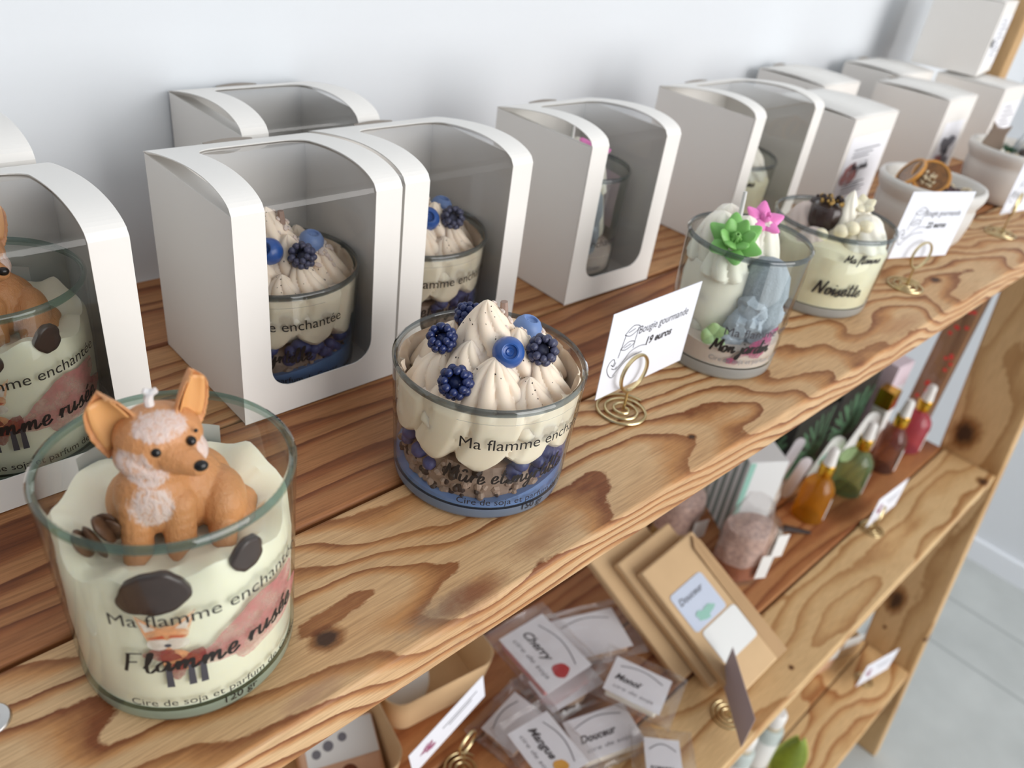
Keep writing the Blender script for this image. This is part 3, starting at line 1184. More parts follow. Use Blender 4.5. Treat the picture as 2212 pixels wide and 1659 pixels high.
def fox_candle(loc, hd=-109.1):
    """hd: heading from the jar towards the camera"""
    root = empty('fox_candle', loc, label='clear glass candle jar with a small orange wax fox sitting inside, nearest of all candles', cat='candle', group='scented candles in glass jars')
    r_, t_ = local(hd)
    rad = rad_fn(FR, FK, FH)
    jar(root, FR, FK, FH, M['base_green'], M['rim'])
    # wax fill with a lumpy top
    mb = MB()
    rin = lambda z: rad(z) - .0013
    prof = [(0, .0067), (rin(.0067), .0067), (rin(.01), .0098), (rin(.03), .03), (rin(.05), .050), (rin(.058), .0580), (rin(.060) - .0015, .0608), (rin(.056) - .006, .0606), (.020, .0550), (0, .0540)]

    def wob(r, z, a):
        if z > .045:
            z += (.0026 * sin(3 * a + .6) + .0016 * sin(7 * a) + .0009 * sin(13 * a + r * 300)) * (r / .034)
        if z > .049 and r > .02:
            r -= .0008 * (1 + sin(9 * a))
        return r, z
    mb.lathe(prof, 80, wob=wob)
    mb.build('wax', M['greenwax'], root)
    # scalloped wax pressed against the glass
    # fox figure
    me, P, ears, _, _ = fox_mesh(hd)
    fig = link_mesh('fox_figure', me, M['fox'], root)
    for e, w in zip(ears, (5.6, 4.3)):
        base, tip, side, nrm = e
        mb = MB()
        mbv = []
        ax = tip - base

        def fn(u, v, base=base, ax=ax, side=side, nrm=nrm, w=w):
            t = .14 + v * .76
            ww = w * .001 * (sin(pi * min(1, (t * .68 + .27))) ** .6)
            s = -1 + 2 * u
            return base + ax * t + side * s * ww + nrm * (.0022 * s * s - .0016) + nrm * .00085
        mb.grid(fn, 9, 10)
        mb.build('ear_lining', M['foxear'], fig, fixn=False, solid=.0004)
    for c, rr, nm in (((-2.6, 10.2, 90.0), 1.55, 'eye'), ((6.7, 8.6, 90.9), 1.45, 'eye'), ((-5.2, 8.8, 92.3), .75, 'brow_dot'), ((8.3, 6.9, 93.0), .6, 'brow_dot')):
        mb = MB()
        mb.ball((0, 0, 0), rr * .001, 14, 10)
        mb.build(nm, M['black'], fig, loc=P(*c))
    mb = MB()
    mb.ball((0, 0, 0), (.0021, .0016, .0017), 14, 10, M=frame((0, 0, 0), r_, t_, (0, 0, 1)))
    mb.build('nose', M['black'], fig, loc=P(8.2, 15.0, 86.6))
    # wick
    mb = MB()
    mb.tube([P(-2.6, -1, 97), P(-2.8, -1, 100.5), P(-2.0, -1, 102.8)], [.0014, .0013, .0012], 8)
    mb.tube([P(-2.2, -1, 102.2), P(-3.8, -1.2, 103.3)], [.0012, .0009], 8)
    mb.tube([P(-2.2, -1, 102.2), P(-.4, -.8, 103.2)], [.0012, .0009], 8)
    mb.build('wick', M['wick'], root, fixn=False)
    # chocolate shards standing in the wax, and two petals seen through the glass
    mb = MB()
    rnd = random.Random(4)
    for k in range(5):
        a = radians(-40 + 40 * k)
        c = P(-22.5 + 4.6 * cos(a), 8 + 4.0 * sin(a), 62.5 + (3 if k == 2 else 0))
        Mx = Matrix.Translation(c) @ Euler((rnd.uniform(-.5, .5), rnd.uniform(-.6, .6), rnd.uniform(0, 6)), 'XYZ').to_matrix().to_4x4()
        mb.ball((0, 0, 0), (.0040, .0015, .0068), 10, 8, M=Mx)
    mb.build('anise_star', M['cinn'], root, fixn=False)
    for (a, z, w, h, sd) in ((-139, .0590, .0185, .0082, 3), (-88, .0640, .0105, .0055, 5)):
        mb = MB()
        d = dense2d(blob2d(w * .5, h, 40, sd, .10), .0012)
        wrap2d(mb, ([(x + w * .5, y + x * .15) for x, y in d[0]], d[1]), a, z, lambda q: rad(q) - .0020, 0)
        mb.build('chocolate_petal', M['choc'], root, fixn=True, solid=.0022)
    # lettering and prints on the clear label
    fox_print(root, rad)
    mb = MB()
    wrap2d(mb, text2d('Ma flamme enchantée', .0072), -145, .0475, rad, .0003, slope=.03)
    mb.build('brand_text', M['ink'], root, fixn=False)
    mb = MB()
    wrap2d(mb, dense2d(script2d('Flamme rusée', .0045, .00085, wide=1.24)), -142, .0268, rad, .0003, slope=.03)
    mb.build('name_text', M['ink'], root, fixn=False)
    mb = MB()
    wrap2d(mb, text2d('Cire de soja et parfum de Grasse', .0046), -143, .0098, rad, .0003)
    wrap2d(mb, text2d('120 gr', .0046), -99, .0042, rad, .0003)
    mb.build('weight_text', M['ink'], root, fixn=False)
    # maker's sticker on the far side of the jar
    mb = MB()

    def fn(u, v):
        z = .042 + v * .024
        a = radians(hd + 150 + u * 78)
        r = rad(z) - .0014
        return (r * cos(a), r * sin(a), z)
    mb.grid(fn, 24, 6)
    mb.build('back_sticker', M['sticker'], root, fixn=False)
    return root


# ---------------------------------------------------------------- blueberry candle
BR, BK, BH = .0425, .9244, .060


def berry_candle(loc, hd=-135.8):
    root = empty('berry_candle', loc, label='uncased glass candle piped with cream wax and dark berries, right of the fox candle', cat='candle', group='scented candles in glass jars')
    r_, t_ = local(hd)
    rad = rad_fn(BR, BK, BH)
    jar(root, BR, BK, BH, M['base_blue'], M['rimgrey'])

    def P(r, t, z):
        v = r_ * r + t_ * t
        return Vector((v.x, v.y, z)) * .001
    # blue wax slab at the bottom, higher on the right
    mb = MB()
    rin = lambda z: rad(z) - .0013

    def wob(r, z, a):
        if z > .0075:
            d = Vector((cos(a), sin(a), 0)).dot(r_)
            z += .009 * max(0, d) ** 1.5 * (r / .036)
        return min(r, rin(z)), z
    mb.lathe([(0, .0067), (.0397, .0067), (.0398, .0078), (.0399, .0088), (.034, .0095), (0, .0095)], 64, wob=wob)
    mb.build('blue_wax_layer', M['bluewax'], root)
    # crumble layer
    rnd = random.Random(8)
    cr = MB()
    dk = MB()
    pu = MB()
    for k in range(210):
        a = rnd.uniform(0, 2 * pi)
        z = rnd.uniform(.0092, .0235)
        s = rnd.uniform(.0016, .0036)
        r = rad(z) - .0014 - s * 1.05 - rnd.uniform(0, .002)
        q = (r * cos(a), r * sin(a), z)
        Mx = Matrix.Translation(q) @ Euler((rnd.uniform(0, 3), rnd.uniform(0, 3), rnd.uniform(0, 3)), 'XYZ').to_matrix().to_4x4()
        tgt = cr if rnd.random() < .68 else dk
        tgt.ball((0, 0, 0), (s, s * .8, s * .65), 7, 5, M=Mx)
    for k in range(26):
        a = radians(hd + rnd.choice((rnd.uniform(25, 120), rnd.uniform(25, 120), rnd.uniform(-70, -30))))
        z = rnd.uniform(.019, .028)
        s = rnd.uniform(.003, .0044)
        r = rad(z) - .0014 - s
        pu.ball((r * cos(a), r * sin(a), z), (s, s, s * .9), 9, 7)
    cr.lathe([(0, .0085), (.0355, .009), (.0362, .018), (.034, .025), (0, .026)], 32)
    for o in (cr.build('crumble', M['crumb'], root, fixn=False, smooth=False), dk.build('dark_crumble', M['darkcrumb'], root, fixn=False), pu.build('berry_pieces', M['purplewax'], root, fixn=False)):
        o['kind'] = 'stuff'
    # cream: outer piping against the glass, dome of kisses above
    mb = MB()
    nz = 16

    def skirt(u, v):
        a = 2 * pi * u
        z = .0245 + .0325 * v
        hem = (1 - abs(cos(5.5 * a + .4))) ** .8
        z += .0075 * hem * (1 - v) ** 2 + .0016 * sin(3 * a)
        f = abs(cos(5.5 * a + .4 + .9 * sin(z * 95))) ** .45
        g = abs(cos(8.5 * a + 1.3 - z * 60)) ** .5
        L = rad(z) - .0014
        r = min(L, L + .0016 - .0052 * (1 - f) - .0022 * (1 - g))
        if v == 0:
            r -= .006
        elif v < .10:
            r -= .0016
        return (r * cos(a), r * sin(a), z)
    mb.grid(skirt, 176, nz, wrap=True)
    mb.lathe([(0, .026), (.030, .027), (.034, .034), (.0350, .045), (.0335, .050), (.022, .053), (0, .056)], 54)
    big = [((-1.5, -1, 50), 23, 36.5, 7, 2.1, .32, (-3, 1), 1.0),
           ((3.0, 19.5, 43), 21.5, 27, 9, .4, .30, (-1, -2), .3),
           ((-23, 8, 41), 17, 24, 7, 1.3, .30, (3, -1), .9),
           ((23.5, 8, 41), 18, 27, 8, 1.3, .30, (-4, -1), 1.7),
           ((20, -15, 41), 17.5, 30, 7, 1.3, .30, (-4, 2), .5),
           ((-2, -24, 41), 17.5, 30, 7, 1.3, .30, (0, 3), .2),
           ((-21, -14, 41), 17, 27, 7, 1.3, .30, (3, 2), 1.1),
           ((-14, 21, 41), 17, 20, 7, 1.2, .30, (1, -2), 1.1),
           ((18, 20, 41), 18, 22, 7, 1.2, .30, (-1, -2), .4),
           ((10, 3, 52), 16, 25, 6, 1.5, .32, (0, 0), .1),
           ((-9, 10, 48), 17, 24, 7, 1.7, .32, (0, 0), .7)]
    for (c, r, h, nn, tw, dp, ln, ph) in big:
        l = r_ * ln[0] * .001 + t_ * ln[1] * .001
        dollop(mb, P(*c), r * .001, h * .001, nn, tw, dp, (l.x, l.y), ph, 72, 20, .72)
    for i, v in enumerate(mb.v):
        r = sqrt(v[0] ** 2 + v[1] ** 2)
        L = rad(min(v[2], .06)) - (.0014 if v[2] < .054 else .0030)
        if r > L:
            mb.v[i] = (v[0] * L / r, v[1] * L / r, v[2])
    cr_ = mb.build('cream_topping', M['cream'], root, fixn=False)
    tree = BVHTree.FromPolygons([Vector(v) for v in mb.v], mb.f)
    # berries
    up = Vector((0, 0, 1))
    berry(root, P(-21.5, 8, 70.0), .0060, up * .75 - r_ * .2 + t_ * .55, M['berry'], 1)
    berry(root, P(-12.0, -14, 71.0), .0060, up * .8 - t_ * .2, M['berry'], 2)
    berry(root, P(-13.0, 25.0, 60.0), .0068, up * .62 + t_ * .75, M['berry'], 3)
    berry(root, P(21.0, 7, 70.0), .0064, up * .6 + t_ * .7 + r_ * .1, M['berrygrey'], 4)
    blueberry(root, P(6.8, 13.5, 70.5), .0068, up * .55 + t_ * .8 + r_ * .1, M['blueberry'])
    blueberry(root, P(14.0, -11, 69.0), .0066, up * .8 + r_ * .2, M['bluewax'])
    # wick
    mb = MB()
    mb.tube([P(3, -2, 74), P(3.0, -2, 80), P(2.4, -2, 85.5)], [.0020, .0019, .0016], 7)
    mb.build('wick', M['crumb'], root, fixn=False)
    # sprinkled crumbs and specks lying on the cream
    mb = MB()
    sk = MB()

    def drop(tgt, r, t, s, n):
        p = P(r, t, 110)
        hit, nrm, _, _ = tree.ray_cast(p, Vector((0, 0, -1)))
        if hit is None:
            return
        q = nrm if nrm.z > 0 else -nrm
        a1 = q.orthogonal().normalized()
        Mx = frame(hit, a1, q.cross(a1), q) @ Matrix.Rotation(rnd.uniform(0, 3), 4, 'Z')
        tgt.ball((0, 0, s * .2), (s * 1.3, s * .8, s * .6), n, 4, M=Mx)
    for k in range(60):
        drop(mb, rnd.gauss(14, 7), rnd.gauss(-9, 6), rnd.uniform(.0008, .0018), 6)
    for k in range(12):
        drop(mb, rnd.gauss(-9, 4), rnd.gauss(-12, 4), rnd.uniform(.0006, .0012), 6)
    for k in range(70):
        drop(sk, rnd.uniform(-22, 28), rnd.uniform(-8, 26), rnd.uniform(.00018, .0004), 5)
    for o in (mb.build('crumbs', M['blush'], root, fixn=False), sk.build('specks', M['darkcrumb'], root, fixn=False)):
        o['kind'] = 'stuff'
    # lettering
    mb = MB()
    wrap2d(mb, text2d('Ma flamme enchantée', .0080), -148, .0405, rad, .0003)
    mb.build('brand_text', M['ink'], root, fixn=False)
    mb = MB()
    wrap2d(mb, dense2d(script2d('Mûre et myrtille', .0042, .0008, wide=1.12)), -155, .0220, rad, .0003)
    mb.build('name_text', M['ink'], root, fixn=False)
    mb = MB()
    wrap2d(mb, text2d('Cire de soja et parfum de Grasse', .0049), -146, .0095, rad, .0003)
    wrap2d(mb, text2d('150 gr', .0049), -104, .0040, rad, .0003)
    mb.build('weight_text', M['ink'], root, fixn=False)
    # outline of the clear label
    mb = MB()
    d = ribbon2d([[(0, 0), (.062, 0)]], .00012, 1, False, 0)
    wrap2d(mb, dense2d(d), -150, .0535, rad, .00025)
    mb.build('label_edge', M['greyink'], root, fixn=False)
    return root


# ---------------------------------------------------------------- garden candle
GR, GK, GH = .0362, .93, .078


def leafy(mb, c, up, n, L, w, rings=((0, 1.0), (.5, .75), (1.0, .45)), seed=0, fat=.35):
    """rosette of fat pointed leaves"""
    up = Vector(up).normalized()
    a1 = up.orthogonal().normalized()
    a2 = up.cross(a1)
    for ri, (lift, sc) in enumerate(rings):
        for k in range(n):
            a = 2 * pi * (k + .5 * (ri % 2)) / n
            out = a1 * cos(a) + a2 * sin(a)
            d = (out * (1 - lift * .72) + up * (.25 + lift)).normalized()
            side = d.cross(up).normalized() if d.cross(up).length > 1e-4 else a1
            nn = side.cross(d).normalized()
            ctr = Vector(c) + d * L * sc * .5
            b0 = len(mb.v)
            hl = L * sc * .5
            mb.ball((0, 0, 0), (w * sc, w * fat * sc, hl), 10, 10)
            Mx = frame(ctr, side, nn, d)
            for i in range(b0, len(mb.v)):
                x, y, z = mb.v[i]
                q = z / hl
                k_ = 1 - .45 * max(0, q) ** 1.5
                mb.v[i] = tuple(Mx @ Vector((x * k_, y * k_ + .0007 * q * q, z * (1.12 if q > .8 else 1))))


def garden_candle(loc, hd=-153.5):
    root = empty('garden_candle', loc, label='tall glass candle with white cream, a green succulent and a pink flower on top, uncased', cat='candle', group='scented candles in glass jars')
    r_, t_ = local(hd)
    rad = rad_fn(GR, GK, GH)
    jar(root, GR, GK, GH, M['base_clear'], M['rimgrey'], bt=.008)

    def P(r, t, z):
        v = r_ * r + t_ * t
        return Vector((v.x, v.y, z)) * .001
    mb = MB()
    ri = lambda z: rad(z) - .0013
    mb.lathe([(0, .0082), (ri(.0082), .0082), (ri(.015), .015), (ri(.021), .0205), (ri(.021) - .004, .022), (0, .0215)], 56, wob=lambda r, z, a: (r, z + (.001 * sin(3 * a) if z > .02 else 0)))
    mb.build('blush_wax_layer', M['blush'], root)
    mb = MB()
    for (c, r, h, n, tw, pw) in (((-13, 6, 20), 18, 26, 8, .9, .42), ((-13, 6, 40), 18, 24, 8, 1.0, .42), ((-18, 2, 58), 17, 31, 7, 1.1, .42), ((-4, 0, 62), 15, 27, 7, .8, .45), ((-9, 15, 56), 15, 24, 7, .8, .5),
                                 ((-16, -14, 58), 15, 31, 7, .8, .42), ((7, -6, 58), 14, 29, 7, .8, .45), ((2, -14, 22), 16, 44, 8, .8, .3)):
        dollop(mb, P(*c), r * .001, h * .001, n, tw, .24, (0, 0), c[0], 60, 14, pw)
    mb.lathe([(0, .02), (.020, .022), (.022, .05), (.02, .062), (0, .064)], 32, M=Matrix.Translation(P(-10, 2, 0)))
    for i, v in enumerate(mb.v):
        r = sqrt(v[0] ** 2 + v[1] ** 2)
        L = rad(min(v[2], GH)) - (.0014 if v[2] < GH - .006 else .0030)
        if r > L:
            mb.v[i] = (v[0] * L / r, v[1] * L / r, v[2])
    mb.build('cream_topping', M['whitecream'], root, fixn=False)
    up = Vector((0, 0, 1))
    mb = MB()
    leafy(mb, P(-8.0, 14, 76.0), up * .75 + t_ * .65 + r_ * .1, 6, .0165, .0062, ((.05, 1.0), (.5, .9), (1.1, .65)))
    mb.build('succulent', M['succulent'], root, fixn=False)
    mb = MB()
    leafy(mb, P(-4, 27, 24), up * .2 + t_ + r_ * .3, 5, .009, .005, ((.1, 1),))
    for i, v in enumerate(mb.v):
        r = sqrt(v[0] ** 2 + v[1] ** 2)
        L = rad(min(v[2], GH)) - (.0014 if v[2] < GH - .006 else .0030)
        if r > L:
            mb.v[i] = (v[0] * L / r, v[1] * L / r, v[2])
    mb.build('green_leaf', M['palegreen'], root, fixn=False)
    mb = MB()
    leafy(mb, P(3.5, -8, 84), up * .9 + t_ * .4 + r_ * .3, 5, .0125, .0048, ((.1, 1.0), (.8, .6)), fat=.55)
    mb.build('pink_flower', M['pinkwax'], root, fixn=False)
    mb = MB()
    prof = [(0, .020), (.013, .021), (.0150, .034), (.0135, .045), (.0148, .05), (.0125, .062), (.0075, .069), (0, .071)]
    mb.lathe(prof, 48, M=Matrix.Translation(P(15.5, 8, 0)), wob=lambda r, z, a: (r * (1 - .05 * (1 - abs(cos(6 * a)))), z))
    mb.build('cactus', M['cactus'], root, fixn=False)
    mb = MB()
    for (c, r) in (((17, 14, 28), 9.5), ((8, 20, 31), 8.5), ((22, 8, 40), 8.5), ((13, 17, 42), 9), ((6, 22, 24), 6.5), ((20, 12, 52), 7), ((15, 20, 34), 7)):
        mb.ball(P(*c), (r * .001, r * .00095, r * .0011), 24, 16)
    for i, v in enumerate(mb.v):
        d = mnoise.noise_vector(Vector(v) * 190) * .0026 + mnoise.noise_vector(Vector(v) * 420) * .0011
        v = Vector(v) + d
        r = sqrt(v[0] ** 2 + v[1] ** 2)
        L = rad(min(v[2], GH)) - .0014
        if r > L:
            v = Vector((v[0] * L / r, v[1] * L / r, v[2]))
        mb.v[i] = tuple(v)
    mb.build('grey_wax_lumps', M['greywax'], root, fixn=False)
    mb = MB()
    mb.tube([P(-8.5, 1, 80), P(-10, 0, 101.5)], [.0015, .0011], 8)
    mb.build('wick', M['clearwick'], root, fixn=False)
    # label
    mb = MB()
    d = dense2d(blob2d(.011, .0062, 30, 6, .4), .0016)
    wrap2d(mb, ([(x, y + x * .5) for x, y in d[0]], d[1]), hd + 42, .0245, rad, .00012)
    d = dense2d(blob2d(.0035, .0022, 20, 9, .3), .0016)
    wrap2d(mb, d, hd + 18, .0135, rad, .00012)
    mb.build('rose_wash', M['roseprint'], root, fixn=False)
    mb = MB()
    wrap2d(mb, text2d('Ma flamme enchantée', .0078), hd + 2, .0300, rad, .0003)
    mb.build('brand_text', M['darkink'], root, fixn=False)
    mb = MB()
    wrap2d(mb, dense2d(script2d('Mon jardin', .0044, .0011)), hd - 6, .0185, rad, .0003, slope=.05)
    mb.build('name_text', M['ink'], root, fixn=False)
    mb = MB()
    wrap2d(mb, text2d('Cire de soja et parfum de Grasse', .0042), hd - 5, .0125, rad, .0003)
    mb.build('weight_text', M['greyink'], root, fixn=False)
    # maker's sticker on the far side
    mb = MB()

    def fn(u, v):
        z = .030 + v * .038
        a = radians(hd + 150 + u * 60)
        r = rad(z) - .0029
        return (r * cos(a), r * sin(a), z)
    mb.grid(fn, 20, 6)
    mb.build('back_sticker', M['lilac'], root, fixn=False)
    return root


# ---------------------------------------------------------------- hazelnut candle
def hazelnut_candle(loc, hd=-158.6):
    root = empty('hazelnut_candle', loc, label='rightmost uncased glass candle, butter yellow wax topped with a chocolate', cat='candle', group='scented candles in glass jars')
    r_, t_ = local(hd)
    rad = rad_fn(BR, BK, BH)
    jar(root, BR, BK, BH, M['base_clear'], M['rimgrey'], bt=.0075)

    def P(r, t, z):
        v = r_ * r + t_ * t
        return Vector((v.x, v.y, z)) * .001
    mb = MB()
    ri = lambda z: rad(z) - .0013
    mb.lathe([(0, .0077), (ri(.0077), .0077), (ri(.011), .011), (ri(.03), .03), (ri(.042), .042), (ri(.046) - .004, .047), (.02, .049), (0, .05)], 56,
             wob=lambda r, z, a: (r - (.0004 * (1 + sin(5 * a + z * 120)) if .012 < z < .046 and r > .02 else 0), z + (.002 * sin(4 * a) if z > .04 else 0)))
    mb.build('wax', M['butter'], root)
    mb = MB()
    for (c, r, h, n, tw, pw) in (((21, 4, 44), 19, 25, 8, 1.3, .45), ((5, 2, 48), 14, 34, 7, 1.2, .8), ((17, -15, 46), 14, 20, 8, .9, .55), ((-2, -19, 46), 14, 22, 8, .8, .55)):
        dollop(mb, P(*c), r * .001, h * .001, n, tw, .2, (0, 0), c[0], 60, 14, pw)
    for i, v in enumerate(mb.v):
        r = sqrt(v[0] ** 2 + v[1] ** 2)
        L = rad(min(v[2], BH)) - (.0014 if v[2] < BH - .006 else .0030)
        if r > L:
            mb.v[i] = (v[0] * L / r, v[1] * L / r, v[2])
    mb.build('cream_topping', M['whitecream'], root, fixn=False)
    mb = MB()
    for (c, r, h, n) in (((-21, 0, 46), 15, 20, 7), ((-10, 20, 44), 13, 12, 7), ((-15, -14, 47), 13, 20, 7)):
        dollop(mb, P(*c), r * .001, h * .001, n, .9, .18, (0, 0), c[0], 50, 12, .5)
    mb.build('blush_cream', M['blush'], root, fixn=False)
    # chocolate cup with chopped topping
    mb = MB()
    for k, (c, R) in enumerate((((-7.5, 5, 0), 11.0),)):
        mb.lathe([(0, .052), (.0085, .052), (.0110, .055), (.0115, .066), (.0095, .0685), (0, .069)], 40, M=Matrix.Translation(P(*c)), wob=lambda r, z, a: (r * (1 - .06 * (1 - abs(cos(7 * a)))), z))
    mb.build('chocolate', M['choc'], root, fixn=False)
    mb = MB()
    rnd = random.Random(3)
    for k in range(34):
        a = rnd.uniform(0, 6.28)
        q = sqrt(rnd.random()) * 8.5
        mb.ball(P(-7.0 + q * cos(a), 4 + q * sin(a), 70 + rnd.uniform(0, 3)), rnd.uniform(.0009, .0019), 6, 5)
    mb.build('chopped_nuts', M['goldbits'], root, fixn=False)
    mb = MB()
    for k in range(20):
        a = rnd.uniform(0, 6.28)
        q = sqrt(rnd.random()) * 8.5
        mb.ball(P(-9.0 + q * cos(a), 4 + q * sin(a), 70.5 + rnd.uniform(0, 3)), rnd.uniform(.0010, .0020), 6, 5)
    mb.build('dark_sprinkles', M['darkcrumb'], root, fixn=False)
    mb = MB()
    for c in ((-16, -6, 65), (-13, -9, 66)):
        mb.ball(P(*c), (.006, .005, .0045), 10, 8)
    mb.build('coffee_bean', M['choc'], root, fixn=False)
    mb = MB()
    leafy(mb, P(14, -2, 71), Vector((0, 0, 1)) + t_ * .6, 5, .0085, .0042, ((.1, 1.0),), fat=.5)
    mb.build('star_flower', M['butter'], root, fixn=False)
    mb = MB()
    for c in ((20, 12, 62), (12, 16, 60), (6, 18, 57), (-6, 22, 52)):
        mb.ball(P(*c), (.0052, .0052, .0048), 14, 10)
    mb.build('hazelnut', M['butter'], root, fixn=False)
    mb = MB()
    wrap2d(mb, dense2d(script2d('Ma flamme', .0030, .0008, wide=1.1)), hd + 20, .0440, rad, .0003)
    mb.build('brand_text', M['ink'], root, fixn=False)
    mb = MB()
    wrap2d(mb, dense2d(script2d('Noisette', .0052, .0012, wide=1.15)), hd + 2, .0185, rad, .0003)
    mb.build('name_text', M['ink'], root, fixn=False)
    mb = MB()

    def fn(u, v):
        z = .012 + v * .036
        a = radians(hd - 92 + u * 44)
        r = rad(z) + .0003
        return (r * cos(a), r * sin(a), z)
    mb.grid(fn, 16, 6)
    mb.build('side_sticker', M['greytag'], root, fixn=False)
    return root


fox = fox_candle((.0981, .0515, .0004))
bry = berry_candle((.2435, .0661, .0004))
gar = garden_candle((.440, .064, .0004))
haz = hazelnut_candle((.579, .075, .0004))


# ---------------------------------------------------------------- gift boxes with curved windows
def window_box(loc, w, d, H, rz=0.0, label='', group=None, bulge=.0088, notch=True):
    root = empty('window_box', (loc[0], loc[1], loc[2]), rz, label, 'box', group)
    # side profile of the wrap: up the front, over in a bow to the back edge
    prof = [(0.0, z) for z in [H * i / 10 for i in range(11)]]
    arc = []
    for i in range(1, 49):
        t = i / 48
        b = bulge * (sin(pi * t ** .62) ** .85)
        arc.append((d * t, H + b))
    # ease the shoulder at the front
    prof += arc
    S = [0.0]
    for a, b in zip(prof, prof[1:]):
        S.append(S[-1] + sqrt((a[0] - b[0]) ** 2 + (a[1] - b[1]) ** 2))

    def at(s):
        for i in range(len(S) - 1):
            if s <= S[i + 1] or i == len(S) - 2:
                f = (s - S[i]) / (S[i + 1] - S[i])
                return (prof[i][0] + (prof[i + 1][0] - prof[i][0]) * f, prof[i][1] + (prof[i + 1][1] - prof[i][1]) * f)
    s0, s1 = .0150, S[-1] - .0190
    u0, rc = .0148, .011
    rows = sorted(set([0, s0, s1, S[-1]] + [s0 + (s1 - s0) * i / 40 for i in range(41)] + [s0 + rc * (1 - cos(pi / 2 * i / 6)) for i in range(7)] + [s1 - rc * (1 - cos(pi / 2 * i / 6)) for i in range(7)] + S))

    def inset(s):
        e = None
        if s < s0 + rc:
            e = s0 + rc - s
        elif s > s1 - rc:
            e = s - (s1 - rc)
        if e is None:
            return u0
        e = min(e, rc)
        return u0 + rc - sqrt(max(0, rc * rc - e * e))
    mb = MB()
    for a, b in zip(rows, rows[1:]):
        pa, pb = at(a), at(b)
        if b <= s0 + 1e-9 or a >= s1 - 1e-9:
            us = [(0, w, 0, w)]
        else:
            ia, ib = inset(a), inset(b)
            us = [(0, ia, 0, ib), (w - ia, w, w - ib, w)]
        for (l0, r0, l1, r1) in us:
            mb.add([(l0, pa[0], pa[1]), (r0, pa[0], pa[1]), (r1, pb[0], pb[1]), (l1, pb[0], pb[1])], [(0, 1, 2, 3)])
    bm = bmesh.new()
    me = bpy.data.meshes.new('tmp')
    me.from_pydata(mb.v, [], mb.f)
    bm.from_mesh(me)
    bmesh.ops.remove_doubles(bm, verts=bm.verts, dist=1e-6)
    bmesh.ops.recalc_face_normals(bm, faces=bm.faces)
    bm.to_mesh(me)
    bm.free()
    me.name = 'front_wrap'
    o = link_mesh('front_wrap', me, M['card'], root)
    s = o.modifiers.new('solid', 'SOLIDIFY')
    s.thickness = .0005
    s.offset = 0
    # film
    mb = MB()
    fr = [r for r in rows if s0 - .003 <= r <= s1 + .003]

    def ins(p, s):
        # a little inside the wrap
        q = at(min(S[-1], s + 1e-4))
        r = at(max(0, s - 1e-4))
        tx, tz = q[0] - r[0], q[1] - r[1]
        l = sqrt(tx * tx + tz * tz) or 1
        return (p[0] + tz / l * .0006, p[1] - tx / l * .0006)
    vs = []
    for s_ in fr:
        p = ins(at(s_), s_)
        vs += [(u0 - .004, p[0], p[1]), (w - u0 + .004, p[0], p[1])]
    mb.add(vs, [(2 * i, 2 * i + 1, 2 * i + 3, 2 * i + 2) for i in range(len(fr) - 1)])
    mb.build('window_film', M['film'], root, angle=60, fixn=False)
    # sides, back, bottom
    e = .0003
    mb = MB()
    mb.box((e, .0006, e), (.0009, d - e, H - .0004))
    mb.add([(.0009, .0008, H - .0008), (.0009, d - .001, H - .0008), (.013, d - .001, H - .004), (.013, .006, H - .004)], [(0, 1, 2, 3)])
    mb.build('side_panel', M['card'], root, smooth=False)
    mb = MB()
    mb.box((w - .0009, .0006, e), (w - e, d - e, H - .0004))
    mb.build('side_panel', M['card'], root, smooth=False)
    mb = MB()
    mb.box((.0009, d - .0009, e), (w - .0009, d, H - .0002))
    mb.build('back_panel', M['card'], root, smooth=False)
    mb = MB()
    mb.box((.0009, .0005, e), (w - .0009, d - .0009, .0009))
    mb.build('bottom_panel', M['cardin'], root, smooth=False)
    if notch:
        mb = MB()
        n = 18
        vs = []
        for i in range(n + 1):
            t = i / n
            x = w * .34 + w * .30 * t
            b = .0010 * sin(pi * t)
            vs += [(x, d - .0002 - .001 * sin(pi * t), H + .0004), (x, d + .0008, H + .0006 + b)]
        mb.add(vs, [(2 * i, 2 * i + 1, 2 * i + 3, 2 * i + 2) for i in range(n)])
        mb.build('tuck_tab', M['slit'], root, smooth=False, fixn=False, solid=.0005)
    return root


WB = 'white gift boxes with a curved window'
BW, BD, BHH = .0853, .0863, .1047
bx1 = window_box((.170, .1503, .0003), BW, BD, BHH, -.007, 'white window box holding a berry candle, directly behind the fox candle', WB)
bx2 = clone(bx1, (.2585, .1518, .0003), -.004, 'white window box holding a berry candle, directly behind the uncased berry candle')
bx0 = clone(bx1, (.0445, .1500, .0003), 0.0, 'white window box at the left edge holding a fox candle')
bx0b = clone(bx1, (.0415, .2425, .0003), 0.0, 'white box at the left edge, half hidden behind the boxed fox candle')
bx1b = clone(bx1, (.2230, .2425, .0003), 0.0, 'empty white window box against the wall behind the two boxed berry candles')
bx3 = clone(bx1, (.3986, .1569, .0003), -.025, 'white window box standing alone, holding a garden candle')
bx4 = window_box((.5815, .1585, .0003), .1045, .0905, BHH, 0.0, 'wider white window box behind the garden candle, holding a hazelnut candle', WB)
for nm in ('foxb',):
    pass
foxb = clone(fox, (.0868, .1925, .0013), radians(8), 'fox candle inside the white window box at the left edge')
b1 = clone(bry, (.2125, .1935, .0013), radians(-20), 'berry candle inside the window box behind the fox candle', sc=.975)
b2 = clone(bry, (.3010, .1950, .0013), radians(6), 'berry candle inside the window box directly behind the uncased berry candle', sc=.975)
g3 = clone(gar, (.4405, .1995, .0013), radians(-25), 'garden candle inside the lone window box', sc=.98)
h4 = clone(haz, (.6330, .2040, .0013), radians(-8), 'hazelnut candle inside the wider window box')


